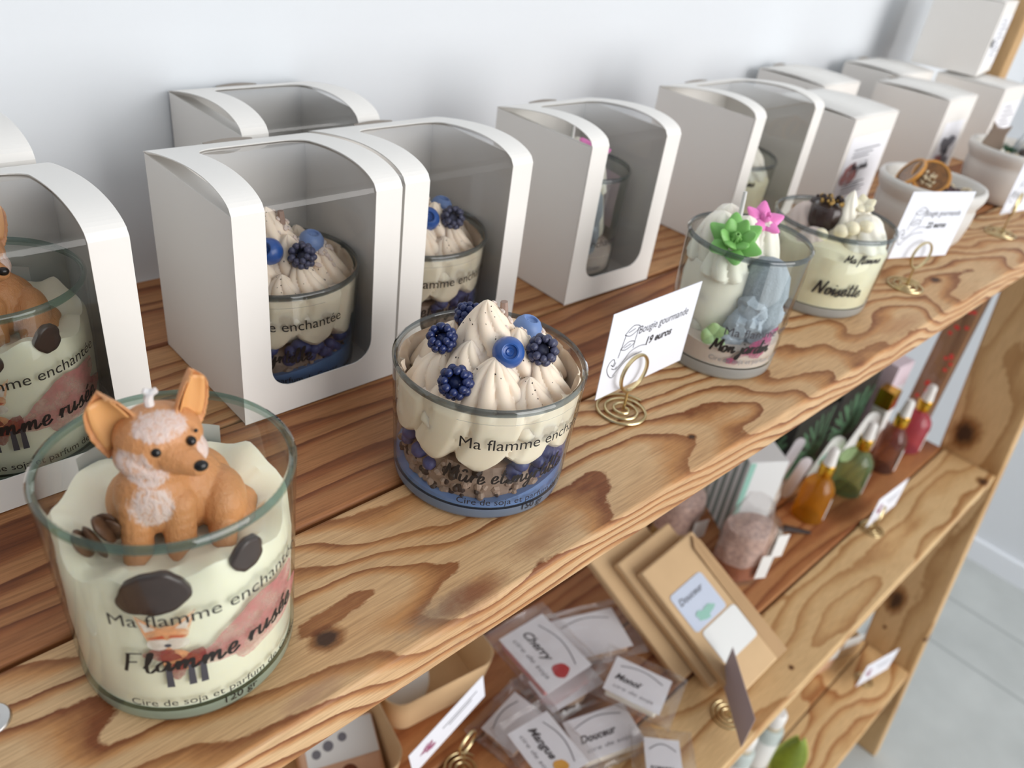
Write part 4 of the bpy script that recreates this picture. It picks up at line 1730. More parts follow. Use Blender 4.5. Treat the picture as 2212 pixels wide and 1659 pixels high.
# ---------------------------------------------------------------- plain boxes
def plain_box(loc, w, d, h, rz, label, group, sticker=None, lid=.0022, notch=True):
    root = empty('cardboard_box', loc, rz, label, 'box', group)
    mb = MB()
    mb.box((0, 0, 0), (w, d, h - .0016))
    mb.build('body', M['card'], root, smooth=True, bevel=.0006, bseg=2, angle=30)
    mb = MB()

    def fn(u, v):
        b = lid * sin(pi * min(1, v * 1.02)) ** .8
        return (w * u, d * v, h - .0010 + b)
    mb.grid(fn, 2, 14)
    mb.build('lid', M['card'], root, solid=.0006, fixn=False)
    if notch:
        mb = MB()
        vs = []
        for i in range(13):
            t = i / 12
            x = w * .34 + w * .3 * t
            vs += [(x, d - .0015, h + .0002), (x, d + .0004, h + .0006 + .0010 * sin(pi * t))]
        mb.add(vs, [(2 * i, 2 * i + 1, 2 * i + 3, 2 * i + 2) for i in range(12)])
        mb.build('tuck_tab', M['slit'], root, smooth=False, fixn=False, solid=.0004)
    Mf = frame((0, -.0003, 0), (1, 0, 0), (0, 0, 1), (0, -1, 0))
    if sticker == 'round':
        mb = MB()
        mb.add([(.006, .006, 0), (w - .004, .006, 0), (w - .004, h * .80, 0), (.006, h * .80, 0)], [(0, 1, 2, 3)], 0, Mf)
        lb = mb.build('front_label', M['label'], root, smooth=False, fixn=False)
        mb = MB()
        for k, (yy, ln) in enumerate(((.66, .6), (.62, .46), (.585, .38), (.30, .5), (.27, .4), (.24, .55), (.2, .5))):
            flat2d(mb, ribbon2d([[(w * .2, h * yy), (w * (.2 + ln), h * yy)]], .0011, 1, False, 0), Mf, .0004)
        mb.build('small_print', M['greyink'], lb, smooth=False, fixn=False)
        mb = MB()
        flat2d(mb, blob2d(w * .16, h * .13, 24, 3, .2, w * .27, h * .40), Mf, .0003)
        mb.build('watercolour', M['pinkprint'], lb, smooth=False, fixn=False)
        mb = MB()
        flat2d(mb, ([(x + w * .26, y + h * .44) for x, y in script2d('Mon jardin', .0042, .0009)[0]], script2d('Mon jardin', .0042, .0009)[1]), Mf, .0006)
        mb.build('name_text', M['darkink'], lb, smooth=False, fixn=False)
    elif sticker == 'dark':
        mb = MB()
        mb.add([(.014, .004, 0), (w - .012, .004, 0), (w - .012, h * .72, 0), (.014, h * .72, 0)], [(0, 1, 2, 3)], 0, Mf)
        lb = mb.build('front_label', M['label'], root, smooth=False, fixn=False)
        mb = MB()
        flat2d(mb, blob2d(w * .2, h * .12, 24, 8, .4, w * .52, h * .44), Mf, .0003)
        flat2d(mb, blob2d(w * .16, h * .14, 24, 9, .4, w * .6, h * .22), Mf, .0003)
        mb.build('grey_watercolour', M['greyink'], lb, smooth=False, fixn=False)
        mb = MB()
        flat2d(mb, blob2d(w * .12, h * .1, 24, 4, .3, w * .36, h * .24), Mf, .0004)
        mb.build('pink_watercolour', M['pinkprint'], lb, smooth=False, fixn=False)
    elif sticker == 'leaflet':
        mb = MB()
        mb.add([(w * .12, h * .1, 0), (w * .98, h * .1, 0), (w * .98, h * .8, 0), (w * .12, h * .8, 0)], [(0, 1, 2, 3)], 0, Mf)
        lb = mb.build('front_label', M['label'], root, smooth=False, fixn=False)
        mb = MB()
        for k in range(9):
            yy = .74 - .06 * k
            flat2d(mb, ribbon2d([[(w * .32, h * yy), (w * (.62 + .3 * ((k * 7) % 5) / 5), h * yy)]], .0013, 1, False, 0), Mf, .0003)
        mb.build('small_print', M['greyink'], lb, smooth=False, fixn=False)
        mb = MB()
        flat2d(mb, blob2d(w * .10, h * .055, 20, 5, .3, w * .18, h * .44), Mf, .0004)
        mb.build('logo', M['darkink'], lb, smooth=False, fixn=False)
    return root


PB = 'plain white cardboard boxes'
plain_box((.752, .156, .0003), .0885, .082, .09, 0, 'white box with a printed front label, next right of the wider window box', PB, 'round')
plain_box((.9655, .155, .0003), .0800, .082, .09, 0, 'white box with a greyish watercolour label, behind the bowl of orange slices', PB, 'dark')
plain_box((1.1360, .155, .0003), .0800, .082, .09, 0, 'white box with a printed front sheet, behind the cat ear bowl at the right end', PB, 'leaflet', lid=.0005)
plain_box((.8520, .2400, .0003), .0800, .078, .09, 0, 'white box in the back row against the wall, behind the first labelled box', PB, None)
plain_box((1.0380, .2400, .0003), .0950, .072, .09, 0, 'white box in the back row against the wall, at the foot of the tall box', PB, None)
plain_box((1.1460, .196, .0934), .085, .078, .083, .15, 'tall white box standing on top of the others at the right end', PB, 'leaflet', lid=.0008)


# ---------------------------------------------------------------- price cards and their wire holders
def holder(loc, yaw, label, h=.015, ring=.0105, R=.0152):
    mb = MB()
    pts = []
    turns = 3.2
    n = 110
    for i in range(n + 1):
        t = i / n
        a = 2 * pi * turns * t
        r = R * (1 - t) ** .9 + .0007
        pts.append((r * cos(a), r * sin(a), .0009 + .0006 * t))
    pts += [(0, 0, .003), (0, 0, h * .6), (0, 0, h)]
    # loop above the stem, wound twice
    for i in range(75):
        a = -pi / 2 + 4 * pi * i / 74
        pts.append((ring * cos(a), -.0006 - .0011 * (i / 74), h + ring + ring * sin(a)))
    mb.tube(pts, .00082, 7)
    o = mb.build('card_holder', M['gold'], loc=loc, rot=(0, 0, yaw))
    tag(o, label, 'card holder', 'brass wire card holders')
    return o


HAND = [[(.0, .30), (-.02, .22), (.02, .12), (.08, .06), (.13, .08)], [(.0, .30), (.05, .33), (.08, .28), (.06, .22)], [(.03, .26), (.08, .22), (.1, .27)], [(.05, .2), (.1, .17), (.13, .2)],
        [(.09, .08), (.22, .2), (.34, .26), (.5, .27)], [(.12, .16), (.22, .24), (.3, .34), (.44, .37), (.56, .34)],
        [(.12, .32), (.17, .62)], [(.33, .38), (.35, .66)], [(.15, .62), (.25, .58), (.37, .66), (.26, .71), (.15, .62)], [(.13, .43), (.22, .4), (.34, .46), (.24, .5), (.13, .43)], [(.2, .635), (.3, .66)], [(.18, .435), (.28, .46)]]


def price_card(BL, yaw, w, h, label, price, pitch=0.0, roll=0.0, kind='hand', back=False, th=.0004):
    root = empty('price_card', BL, 0, label, 'card', 'white price cards', rot=(pitch, roll, yaw))
    mb = MB()
    mb.box((0, 0, 0), (w, th, h))
    mb.build('card_sheet', [M['mauve'] if back else M['paper']], root, smooth=False)
    if back:
        return root
    Mf = frame((0, -.0001, 0), (1, 0, 0), (0, 0, 1), (0, -1, 0))
    if kind == 'hand':
        mb = MB()
        flat2d(mb, ribbon2d([[(w * (.07 + p[0] * .72), h * (.16 + p[1] * .86)) for p in s] for s in HAND], .00042, 5, True, .1), Mf)
        mb.build('hand_drawing', M['darkink'], root, smooth=False, fixn=False)
        mb = MB()
        vs, fs = text2d('Bougie gourmande', .0066, .12)
        flat2d(mb, ([(x * .86 + w * .33, y + h * .64) for x, y in vs], fs), Mf)
        mb.build('product_text', M['darkink'], root, smooth=False, fixn=False)
        mb = MB()
        vs, fs = text2d(price, .0064, .2, .0002)
        flat2d(mb, ([(x + w * .44, y + h * .46) for x, y in vs], fs), Mf)
        mb.build('price_text', M['ink'], root, smooth=False, fixn=False)
    else:
        mb = MB()
        flat2d(mb, ribbon2d([[(w * .42, h * .62), (w * .9, h * .62)], [(w * .5, h * .5), (w * .82, h * .5)]], .0016, 1, False, 0), Mf)
        mb.build('product_text', M['greyink'], root, smooth=False, fixn=False)
        mb = MB()
        flat2d(mb, blob2d(w * .09, h * .16, 20, 5, .5, w * .22, h * .5), Mf)
        mb.build('flower_picture', M['roseprint'], root, smooth=False, fixn=False)
    return root


holder((.338, .0545, .0), .0, 'brass wire spiral holder between the berry candle and the garden candle')
price_card((.3140, .0570, .0150), .0, .0735, .050, 'white price card reading 19 euros, beside the berry candle', '19 euros')
holder((.669, .0385, .0), -.28, 'brass wire spiral holder in front of the bowl of orange slices', h=.017)
price_card((.6360, .0520, .0255), -.28, .0745, .0525, 'white price card in front of the bowl of orange slices', '22 euros', roll=.05)
holder((.893, .040, .0), .1, 'brass wire spiral holder at the right edge, in front of the cat ear bowl', h=.02)
price_card((.883, .0465, .0190), -.18, .0745, .0525, 'white price card at the right edge, in front of the cat ear bowl', '22 euros', roll=.0)


# ---------------------------------------------------------------- ceramic bowls
def bowl_mesh(root, R=.0455, H=.056):
    prof = [(0, 0), (.030, 0), (.0345, .002), (.0405, .012), (.0432, .026), (.0438, .036), (.0428, .0395), (.0440, .0420), (.0470, .0480), (.0475, .0530), (.0462, .0558), (.0440, .0560),
            (.0425, .0530), (.0405, .042), (.039, .030), (.034, .022), (0, .020)]
    mb = MB()
    mb.lathe([(r * R / .0475, z * H / .056) for r, z in prof], 64, wob=lambda r, z, a: (r * (1 + .012 * sin(2 * a + 1) + .006 * sin(5 * a)), z))
    mb.build('bowl', M['ceramic'], root, angle=70)


r_, t_ = local(-163.4)
orb = empty('orange_slice_bowl', (.780, .084, .0003), 0, 'white ceramic bowl candle topped with dried orange slices', 'candle', 'white ceramic bowl candles')
bowl_mesh(orb)


def P2(r, t, z):
    v = r_ * r + t_ * t
    return Vector((v.x, v.y, z)) * .001


mb = MB()
mb.lathe([(0, .0465), (.03, .046), (.0385, .045), (.0392, .043)], 40, wob=lambda r, z, a: (r, z + .0008 * sin(5 * a)))
mb.build('wax', M['whitecream'], orb)
for c, up, R in (((-20, 2, 57), (r_ * -.75 + t_ * .35 + Vector((0, 0, .6))), .0150), ((-3, 4, 57.5), (t_ * .75 + r_ * .1 + Vector((0, 0, .65))), .0165)):
    up = up.normalized()
    a1 = up.orthogonal().normalized()
    Mx = frame(P2(*c), a1, up.cross(a1), up)
    mb = MB()
    mb.lathe([(R * .82, -.0012), (R * .95, -.0016), (R, 0), (R * .95, .0016), (R * .82, .0012)], 36, 0, Mx)
    sl = mb.build('orange_slice', M['orange'], orb)
    mb = MB()
    mb.lathe([(0, .0006), (R * .84, .0008), (R * .84, -.0008), (0, -.0006)], 36, 0, Mx)
    mb.build('orange_flesh', M['orangeflesh'], sl, smooth=False)
mb = MB()
rnd = random.Random(5)
for k in range(30):
    mb.ball(P2(-4 + rnd.uniform(-6, 5), 8 + rnd.uniform(-2, 2), 56 + rnd.uniform(-5, 6)), rnd.uniform(.0008, .0017), 6, 4)
mb.build('white_sprinkles', M['seed'], orb, fixn=False)
mb = MB()
for k in range(36):
    Mx = Matrix.Translation(P2(16 + rnd.uniform(-9, 11), 2 + rnd.uniform(-7, 7), 49 + rnd.uniform(0, 3))) @ Euler((rnd.uniform(-.6, .6), rnd.uniform(-.6, .6), rnd.uniform(0, 6))).to_matrix().to_4x4()
    mb.ball((0, 0, 0), (.0046, .0020, .0014), 7, 5, M=Mx)
mb.build('dried_petals', M['dried'], orb, fixn=False)
mb = MB()
for k in range(16):
    mb.ball(P2(20 + rnd.uniform(-6, 12), -3 + rnd.uniform(-7, 6), 50 + rnd.uniform(0, 3)), rnd.uniform(.0012, .0024), 6, 5)
mb.build('seeds', M['seed'], orb, fixn=False)

catb = empty('cat_ear_bowl', (1.012, .089, .0003), 0, 'white ceramic bowl candle with a taupe cat ear figure, at the right edge', 'candle', 'white ceramic bowl candles')
bowl_mesh(catb)
r_, t_ = local(-163)
mb = MB()
mb.lathe([(0, .0465), (.03, .046), (.0385, .045), (.0392, .043)], 40)
mb.build('wax', M['whitecream'], catb)
mb = MB()
q = [(-9.5, 0), (-10.5, 8), (-8.5, 16), (-7.2, 20), (-8.0, 30.5), (-2.0, 25), (4.0, 25), (10.5, 29.5), (8.4, 20), (9.0, 14), (10.0, 7), (9.0, 0)]
c0 = P2(-22, -2, 45)
n_ = len(q)
vs = [c0 + r_ * x * .001 + Vector((0, 0, z * .001)) + t_ * .0045 for x, z in q] + [c0 + r_ * x * .001 + Vector((0, 0, z * .001)) - t_ * .0045 for x, z in q]
mb.add(vs, [tuple(range(n_)), tuple(range(2 * n_ - 1, n_ - 1, -1))] + [(i, i + n_, (i + 1) % n_ + n_, (i + 1) % n_) for i in range(n_)])
mb.build('cat_figure', M['taupe'], catb, bevel=.0012, bseg=3, angle=30)
mb = MB()
rnd = random.Random(9)
for k in range(26):
    a = rnd.uniform(0, 6.28)
    b = P2(-5, 3, 46)
    mb.tube([b, b + Vector((cos(a) * .004, sin(a) * .004, .006)), b + Vector((cos(a) * .008, sin(a) * .008, rnd.uniform(.005, .012)))], [.0008, .0009, .0003], 5)
mb.build('green_sprig', M['plant'], catb, fixn=False)
mb = MB()
for dx, hgt in ((0, 30), (2, 24), (4, 18), (-2, 20)):
    b = P2(-3 + dx, 2, 46)
    mb.tube([b, b + r_ * .003 + Vector((0, 0, hgt * .0005)), b + r_ * (.006 + dx * .0012) + Vector((0, 0, hgt * .001))], [.0009, .0011, .0003], 5)
mb.build('grey_spikes', M['greyplant'], catb, fixn=False)
mb = MB()
mb.ball(P2(14, 5, 50), (.0105, .0105, .009), 20, 14)
mb.build('chocolate_ball', M['choc'], catb)
mb = MB()
for k in range(16):
    mb.ball(P2(rnd.uniform(-6, 10), 10 + rnd.uniform(-3, 5), 48 + rnd.uniform(0, 2)), rnd.uniform(.0012, .0026), 6, 5)
mb.build('seeds', M['seed'], catb, fixn=False)

# ---------------------------------------------------------------- middle shelf
ZS = Z2


# kraft trays with soaps
def tray_loop(w, d, rc, n=7):
    out = []
    for cx, cy, a0 in ((w / 2 - rc, -d / 2 + rc, -90), (w / 2 - rc, d / 2 - rc, 0), (-w / 2 + rc, d / 2 - rc, 90), (-w / 2 + rc, -d / 2 + rc, 180)):
        for i in range(n):
            a = radians(a0 + 90 * i / (n - 1))
            out.append((cx + rc * cos(a), cy + rc * sin(a)))
    return out


def kraft_tray(loc, rz, w, d, h, label):
    root = empty('kraft_tray', loc, rz, label, 'tray', 'folded kraft paper trays')
    mb = MB()
    rows = []
    for (f, z) in ((.86, .0004), (.93, h * .35), (1.0, h * .8), (1.02, h), (1.0, h - .0004), (.985, h * .8), (.915, h * .35), (.845, .0016)):
        rows.append([(x * f, y * f, z + (.004 * (x / w) ** 2 if z > h * .7 else 0)) for x, y in tray_loop(w, d, .016)])
    N = len(rows[0])
    vs = [p for r in rows for p in r]
    fs = []
    for j in range(len(rows) - 1):
        for i in range(N):
            i2 = (i + 1) % N
            fs.append((j * N + i, j * N + i2, (j + 1) * N + i2, (j + 1) * N + i))
    fs.append(tuple(range(N))[::-1])
    fs.append(tuple(range((len(rows) - 1) * N, len(rows) * N)))
    mb.add(vs, fs)
    mb.build('tray', M['kraft'], root, angle=50)
    return root


kraft_tray((.342, .198, ZS), radians(-8), .105, .085, .046, 'kraft paper tray holding a round white soap, right of the two trays')
kraft_tray((.222, .178, ZS), radians(-12), .112, .092, .046, 'kraft paper tray with a peach soap, left of the two trays under the front plank')

sp = empty('round_soap', (.318, .203, ZS + .0145), 0, 'white wrapped round soap in the right kraft tray', 'soap', rot=(.5, -.2, 0))
mb = MB()
mb.lathe([(0, -.012), (.024, -.012), (.028, -.009), (.028, .009), (.024, .012), (0, .012)], 36)
mb.build('wrapped_soap', M['whitelabel'], sp)
Mf = frame((0, 0, .0124), (1, 0, 0), (0, 1, 0), (0, 0, 1))
mb = MB()
flat2d(mb, ([(x - .012, y - .004) for x, y in text2d('savon', .009)[0]], text2d('savon', .009)[1]), Mf)
mb.build('soap_text', M['greyink'], sp, smooth=False, fixn=False)

ps = empty('peach_soap', (.2395, .172, ZS + .014), radians(-20), 'peach soap block with brown slices and a white band, in the left kraft tray', 'soap', rot=(.25, 0, radians(-20)))
mb = MB()
mb.box((-.032, -.027, -.012), (.032, .027, .012))
mb.build('soap_block', M['peach'], ps, bevel=.004, bseg=3, angle=30)
mb = MB()
mb.box((-.026, -.006, .0120), (.030, .024, .0126))
mb.build('paper_band', M['whitelabel'], ps, smooth=False)
for x, y in ((-.016, -.017), (.004, -.016)):
    mb = MB()
    mb.lathe([(0, .0005), (.0062, .0005), (.0066, 0), (0, -.0006)], 20, M=Matrix.Translation((x, y, .0123)))
    mb.build('dried_slice', M['spot'], ps)
mb = MB()
for x, y, r in ((-.018, .004, .0036), (-.008, .008, .0042), (.004, .012, .0036)):
    mb.lathe([(0, .0001), (r, 0)], 16, M=Matrix.Translation((x, y, .0128)))
mb.build('leaf_print', M['greyink'], ps, fixn=False)


# clear sachets of wax melts
def sachet(quad, label, text, fruit, melt, seed, grow=.012, th=.010, textcol='ink', round_melt=False):
    q = [Vector(p) for p in quad]
    ctr = sum(q, Vector()) / 4
    ux = (q[1] - q[0]).normalized()
    nrm = ux.cross(q[3] - q[0]).normalized()
    if nrm.z < 0:
        nrm = -nrm
    uy = nrm.cross(ux)
    W = (q[1] - q[0]).length
    Hh = (q[3] - q[0]).dot(-uy)
    Hh = abs((q[3] - q[0]).dot(uy))
    root = empty('wax_melt_sachet', ctr, 0, label, 'sachet', 'clear sachets of wax melts')
    root.rotation_euler = Matrix((ux, uy, nrm)).transposed().to_euler()
    # label card, seen from above: text runs along x
    mb = MB()
    mb.box((-W / 2, -Hh / 2, .0), (W / 2, Hh / 2, .0005))
    lb = mb.build('label_card', M['label'], root, smooth=False)
    Mf = frame((0, 0, .0007), (1, 0, 0), (0, 1, 0), (0, 0, 1))
    mb = MB()
    flat2d(mb, ribbon2d([[(-W * .38 + W * .76 * i / 8, Hh * (.27 + .12 * sin(pi * i / 8))) for i in range(9)]], .0010, 3, True, 0), Mf)
    mb.build('small_print', M['greyink'], lb, smooth=False, fixn=False)
    if text:
        mb = MB()
        vs, fs = text2d('cire de soja', Hh * .13, .2)
        mw = max(v[0] for v in vs)
        s = W * .72 / mw
        flat2d(mb, ([(x * s - W * .38, y - Hh * .33) for x, y in vs], fs), Mf)
        mb.build('ingredient_text', M['greyink'], lb, smooth=False, fixn=False)
    if text:
        mb = MB()
        vs, fs = text2d(text, Hh * .24, .35, 0.0003)
        mw = max(v[0] for v in vs)
        s = min(1.0, W * .66 / mw)
        flat2d(mb, ([(x * s - W * .40, y * s - Hh * .10) for x, y in vs], fs), Mf)
        mb.build('scent_text', M['darkink'], lb, smooth=False, fixn=False)
    if fruit:
        mb = MB()
        flat2d(mb, blob2d(Hh * .14, Hh * .16, 20, 3, .12, W * .34, -Hh * .02), Mf, .0001)
        mb.build('fruit_picture', M[fruit], lb, smooth=False, fixn=False)
    # melt under the label
    mb = MB()
    if round_melt:
        mb.lathe([(0, -.0105), (W * .30, -.0105), (W * .33, -.008), (W * .33, -.003), (W * .30, -.001), (0, -.001)], 32)
    else:
        mb.box((-W * .46, -Hh * .5, -.0095), (W * .44, Hh * .42, -.0010))
    mb.build('wax_melt', M[melt], root, bevel=.002, angle=30)
    # film round it
    rnd = random.Random(seed)
    gx, gy = W / 2 + grow, Hh / 2 + grow * .8
    mb = MB()
    off = Vector((rnd.uniform(0, 50), rnd.uniform(0, 50), 0))
    n1 = 22

    def film(side):
        def fn(u, v):
            x, y = (u * 2 - 1), (v * 2 - 1)
            e = (1 - abs(x) ** 5) * (1 - abs(y) ** 5)
            k = mnoise.noise(Vector((x * 3.2, y * 3.2, side * 3)) + off) * .0042 + mnoise.noise(Vector((x * 8, y * 8, side * 7)) + off) * .0018
            z = (.0042 if side > 0 else -.0112) * e + k * (.35 + .65 * (1 - e * .75)) * (1 if side > 0 else .4)
            if side > 0 and abs(x) * gx < W / 2 and abs(y) * gy < Hh / 2:
                z = max(z, .0016)
            return (x * gx, y * gy, z)
        return fn
    mb.grid(film(1), n1, n1)
    mb.grid(film(-1), n1, n1)
    mb.build('film', M['bag'], root, fixn=False, angle=35)
    return root


SG = [
    ([(.466, .160, -.3660), (.530, .134, -.3655), (.512, .092, -.3660), (.450, .116, -.3665)], 'clear sachet with a blank frosted label at the back of the pile, against the envelopes', '', None, 'beigewax', 5, False),
    ([(.4060, .0800, -.3755), (.4640, .0600, -.3750), (.4490, .0240, -.3755), (.3920, .0430, -.3760)], 'clear sachet with a plain label, in the middle beneath the others', 'Douceur', None, 'whitecream', 7, False),
    ([(.446, .158, -.3365), (.439, .090, -.3330), (.397, .092, -.3370), (.396, .158, -.3400)], 'clear sachet labelled with a red fruit, topmost of the pile', 'Cherry', 'red', 'pinkmelt', 1, False),
    ([(.4770, .0860, -.3480), (.4950, .0370, -.3470), (.4620, .0240, -.3510), (.4440, .0720, -.3520)], 'clear sachet with a curved-edge label and no fruit, right of the red fruit sachet', 'Monoï', None, 'whitecream', 2, False),
    ([(.3860, .0900, -.3500), (.3790, .0360, -.3480), (.3440, .0370, -.3480), (.3440, .0880, -.3500)], 'clear sachet labelled with a yellow fruit, at the front of the pile', 'Mangue', 'yellow', 'beigewax', 3, True),
    ([(.4490, .0200, -.3660), (.4700, -.0020, -.3655), (.4280, -.0260, -.3660), (.4080, -.0050, -.3665)], 'clear sachet with a printed white label, nearest the plank edge in the pile', 'ROMARIN', None, 'greenwax', 4, False),
    ([(.410, .128, -.3745), (.470, .120, -.374), (.464, .084, -.3745), (.404, .092, -.375)], 'clear sachet lying flat under the red fruit sachet', '', None, 'beigewax', 6, True),
    ([(.345, .120, -.3745), (.392, .128, -.3745), (.400, .094, -.3745), (.352, .086, -.375)], 'clear sachet at the left of the pile, mostly crumpled film', '', None, 'beigewax', 8, False),
]
for (q, lb, tx, fr, ml, sd, rm) in SG:
    sachet(q, lb, tx, fr, ml, sd, round_melt=rm)


# kraft envelopes leaning in a stack
def envelope(M4, w, h, th, label, front=False):
    root = empty('kraft_envelope', (0, 0, 0), 0, label, 'envelope', 'kraft envelopes leaning on each other')
    root.matrix_world = M4
    mb = MB()
    mb.box((0, -th, 0), (w, 0, h))
    mb.build('envelope', M['kraft'], root, bevel=.0022, bseg=3, angle=30)
    mb = MB()
    mb.add([(w * .80, -.0002, h * .0), (w, .0004, 0), (w, .0004, h * .92), (w * .93, .0022, h * .97), (w * .83, .0026, h * .90), (w * .82, .0012, h * .6)], [(0, 1, 2, 3, 4, 5)])
    if front:
        mb.build('side_flap', M['kraftd'], root, smooth=False, fixn=False, solid=.0005)
    if front:
        def lab(nm, mat, x0, x1, z0, z1):
            mb = MB()
            rc = .004
            vs = []
            for cx, cz, a0 in ((x1 - rc, z0 + rc, -90), (x1 - rc, z1 - rc, 0), (x0 + rc, z1 - rc, 90), (x0 + rc, z0 + rc, 180)):
                for i in range(5):
                    a = radians(a0 + 22.5 * i)
                    vs.append((cx + rc * cos(a), .0006, cz + rc * sin(a)))
            mb.add(vs, [tuple(range(len(vs)))])
            return mb.build(nm, mat, root, smooth=False, fixn=False)
        l1 = lab('blue_label', M['labelb'], w * .10, w * .70, h * .47, h * .76)
        lab('white_label', M['whitelabel'], w * .16, w * .80, h * .20, h * .455)
        Mf = frame((w * .64, .0010, h * .62), (0, 0, 0) and (-1, 0, 0), (0, 0, 1), (0, 1, 0))
        Mf = frame((w * .15, .0010, h * .66), (1, 0, 0), (0, 0, 1), (0, 1, 0))
        mb = MB()
        vs, fs = text2d('Douceur', .009, .3)
        flat2d(mb, (vs, fs), Mf)
        mb.build('scent_text', M['darkink'], l1, smooth=False, fixn=False)
        mb = MB()
        flat2d(mb, blob2d(.010, .006, 18, 4, .4, .018, -.018), Mf)
        mb.build('blue_picture', M['teal'], l1, smooth=False, fixn=False)
    return root


eBL, eTL, eTR = Vector((.552, -.006, -.3755)), Vector((.543, .121, -.3125)), Vector((.619, .113, -.3005))
ez = (eTL - eBL)
EH = ez.length
ez.normalize()
ex = (eTR - eTL)
ex -= ez * ex.dot(ez)
EW = ex.length
ex.normalize()
ey = ez.cross(ex).normalized()
if ey.z < 0:
    ey = -ey
for k, lb in enumerate(('kraft envelope with a blue and a white label, front of the leaning stack', 'plain kraft envelope second in the leaning stack', 'plain kraft envelope at the back of the leaning stack')):
    og = eBL - ey * (.0125 * k) + ez * (.020 * k) - ex * (.008 * k + (.008 if k == 2 else 0))
    envelope(frame(og, ex, ey, ez), EW, EH, .011, lb, k == 0)

# cards on the middle shelf
holder((.541, -.0065, ZS), 1.0, 'brass wire spiral holder at the plank edge below the envelope', h=.016)
price_card((.5610, .0200, ZS + .0145), radians(-131.7), .0733, .0415, 'price card seen from its mauve back, at the plank edge below the envelope', '', pitch=.0, back=True)
holder((.316, .108, ZS), .2, 'brass wire spiral holder between the kraft trays and the sachets', h=.03)
price_card((.262, .1075, ZS + .052), .12, .080, .034, 'price card with a pink flower, standing between the trays and the sachets', '', roll=-.22, kind='flower')
holder((.912, .026, ZS), .1, 'brass wire spiral holder on the middle shelf near the right end', h=.016)
price_card((.8870, .0290, ZS + .0150), -.05, .075, .045, 'price card on the middle shelf near the right end, in front of the green bottle', '', kind='flower')


# dropper bottles
def dropper(loc, liquid, label, R=.0185, H=.062, rz=0.0):
    root = empty('dropper_bottle', loc, rz, label, 'bottle', 'dropper bottles with gold collars')
    mb = MB()
    mb.lathe([(0, 0), (R - .002, 0), (R, .002), (R, H * .66), (R * .93, H * .76), (R * .62, H * .9), (R * .42, H * .95), (R * .42, H), (0, H)], 40)
    mb.build('bottle_body', M[liquid], root)
    mb = MB()
    mb.lathe([(0, H), (.0088, H), (.0092, H + .001), (.0092, H + .015), (.0085, H + .0165), (0, H + .0165)], 32)
    mb.build('gold_collar', M['goldcap'], root)
    mb = MB()
    mb.lathe([(.0075, H + .0165), (.0072, H + .020), (.0062, H + .030), (.0060, H + .036), (.0045, H + .040), (0, H + .0412)], 24)
    mb.build('rubber_bulb', M['bulb'], root)
    mb = MB()

    def fn(u, v):
        a = radians(-112 + 60 * u)
        return ((R + .0003) * cos(a), (R + .0003) * sin(a), .006 + v * H * .50)
    mb.grid(fn, 12, 2)
    mb.build('paper_label', M['whitelabel'], root, fixn=False)
    return root


dropper((.865, .092, ZS), 'amber', 'amber dropper bottle, nearest of the row', .0195, .066, .35)
dropper((.957, .088, ZS), 'greenliq', 'green dropper bottle, second of the row', .0215, .068, .3)
dropper((1.047, .080, ZS), 'brownliq', 'brown dropper bottle, third of the row', .0185, .072, .25)
dropper((1.128, .080, ZS), 'pinkliq', 'pink dropper bottle, last of the row beside the end post', .0205, .066, .25)


# cellophane bags of bath salts
def salt_bag(loc, w, d, h, mat, low, label, tagpos, rz=0, seed=0):
    root = empty('cellophane_bag', loc, rz, label, 'bag', 'cellophane bags of dried mix')
    off = Vector((seed * 3.1, seed, 0))

    def fn(u, v):
        a = 2 * pi * u
        pinch = 1 - .55 * max(0, (v - .62) / .38) ** 1.4
        k = 1 + .14 * mnoise.noise(Vector((cos(a) * 2, sin(a) * 2, v * 4)) + off)
        return (w / 2 * cos(a) * pinch * k, d / 2 * sin(a) * (pinch * .6 + .4) * k, h * v)
    mb = MB()
    mb.grid(fn, 36, 18, wrap=True)
    mb.build('film', M['bag'], root, fixn=False, angle=30)
    mb = MB()

    def fn2(u, v):
        a = 2 * pi * u
        x, y, z = fn(u, .04 + v * .68)
        s = .93 if v > .0 else 0
        if v == 1 or v == 0:
            s = .02
        return (x * s, y * s, z)
    mb.grid(fn2, 30, 14, wrap=True)
    mb.build('dried_mix', M[mat], root, fixn=False)
    if low:
        mb = MB()

        def fn3(u, v):
            x, y, z = fn(u, .02 + v * .26)
            s = .955 if 0 < v < 1 else .02
            return (x * s, y * s, z)
        mb.grid(fn3, 30, 8, wrap=True)
        mb.build('coloured_layer', M[low], root, fixn=False)
    for (x, z, tw, th) in tagpos:
        mb = MB()
        mb.box((x, -d * .56, z), (x + tw, -d * .55, z + th))
        mb.build('paper_tag', M['whitelabel'], root, smooth=False, bevel=.0004)
    return root


salt_bag((.705, .095, ZS), .062, .044, .105, 'saltpink', 'saltred', 'cellophane bag of pink salts with a terracotta bottom, beside the envelopes', [(.008, .012, .014, .034)], -.5, 1)
salt_bag((.752, .090, ZS), .036, .032, .055, 'saltwhite', None, 'small cellophane bag with a white tag, right of the pink salts', [(-.004, .014, .016, .034)], -.4, 2)
salt_bag((.690, .172, ZS), .060, .046, .095, 'saltpink', 'goldbits', 'cellophane bag with a straw coloured layer, behind the envelopes', [(.002, .018, .020, .026)], -.3, 3)
salt_bag((.820, .140, ZS), .052, .046, .066, 'saltwhite', None, 'rounded clear bag of white bits behind the amber bottle', [], .2, 4)

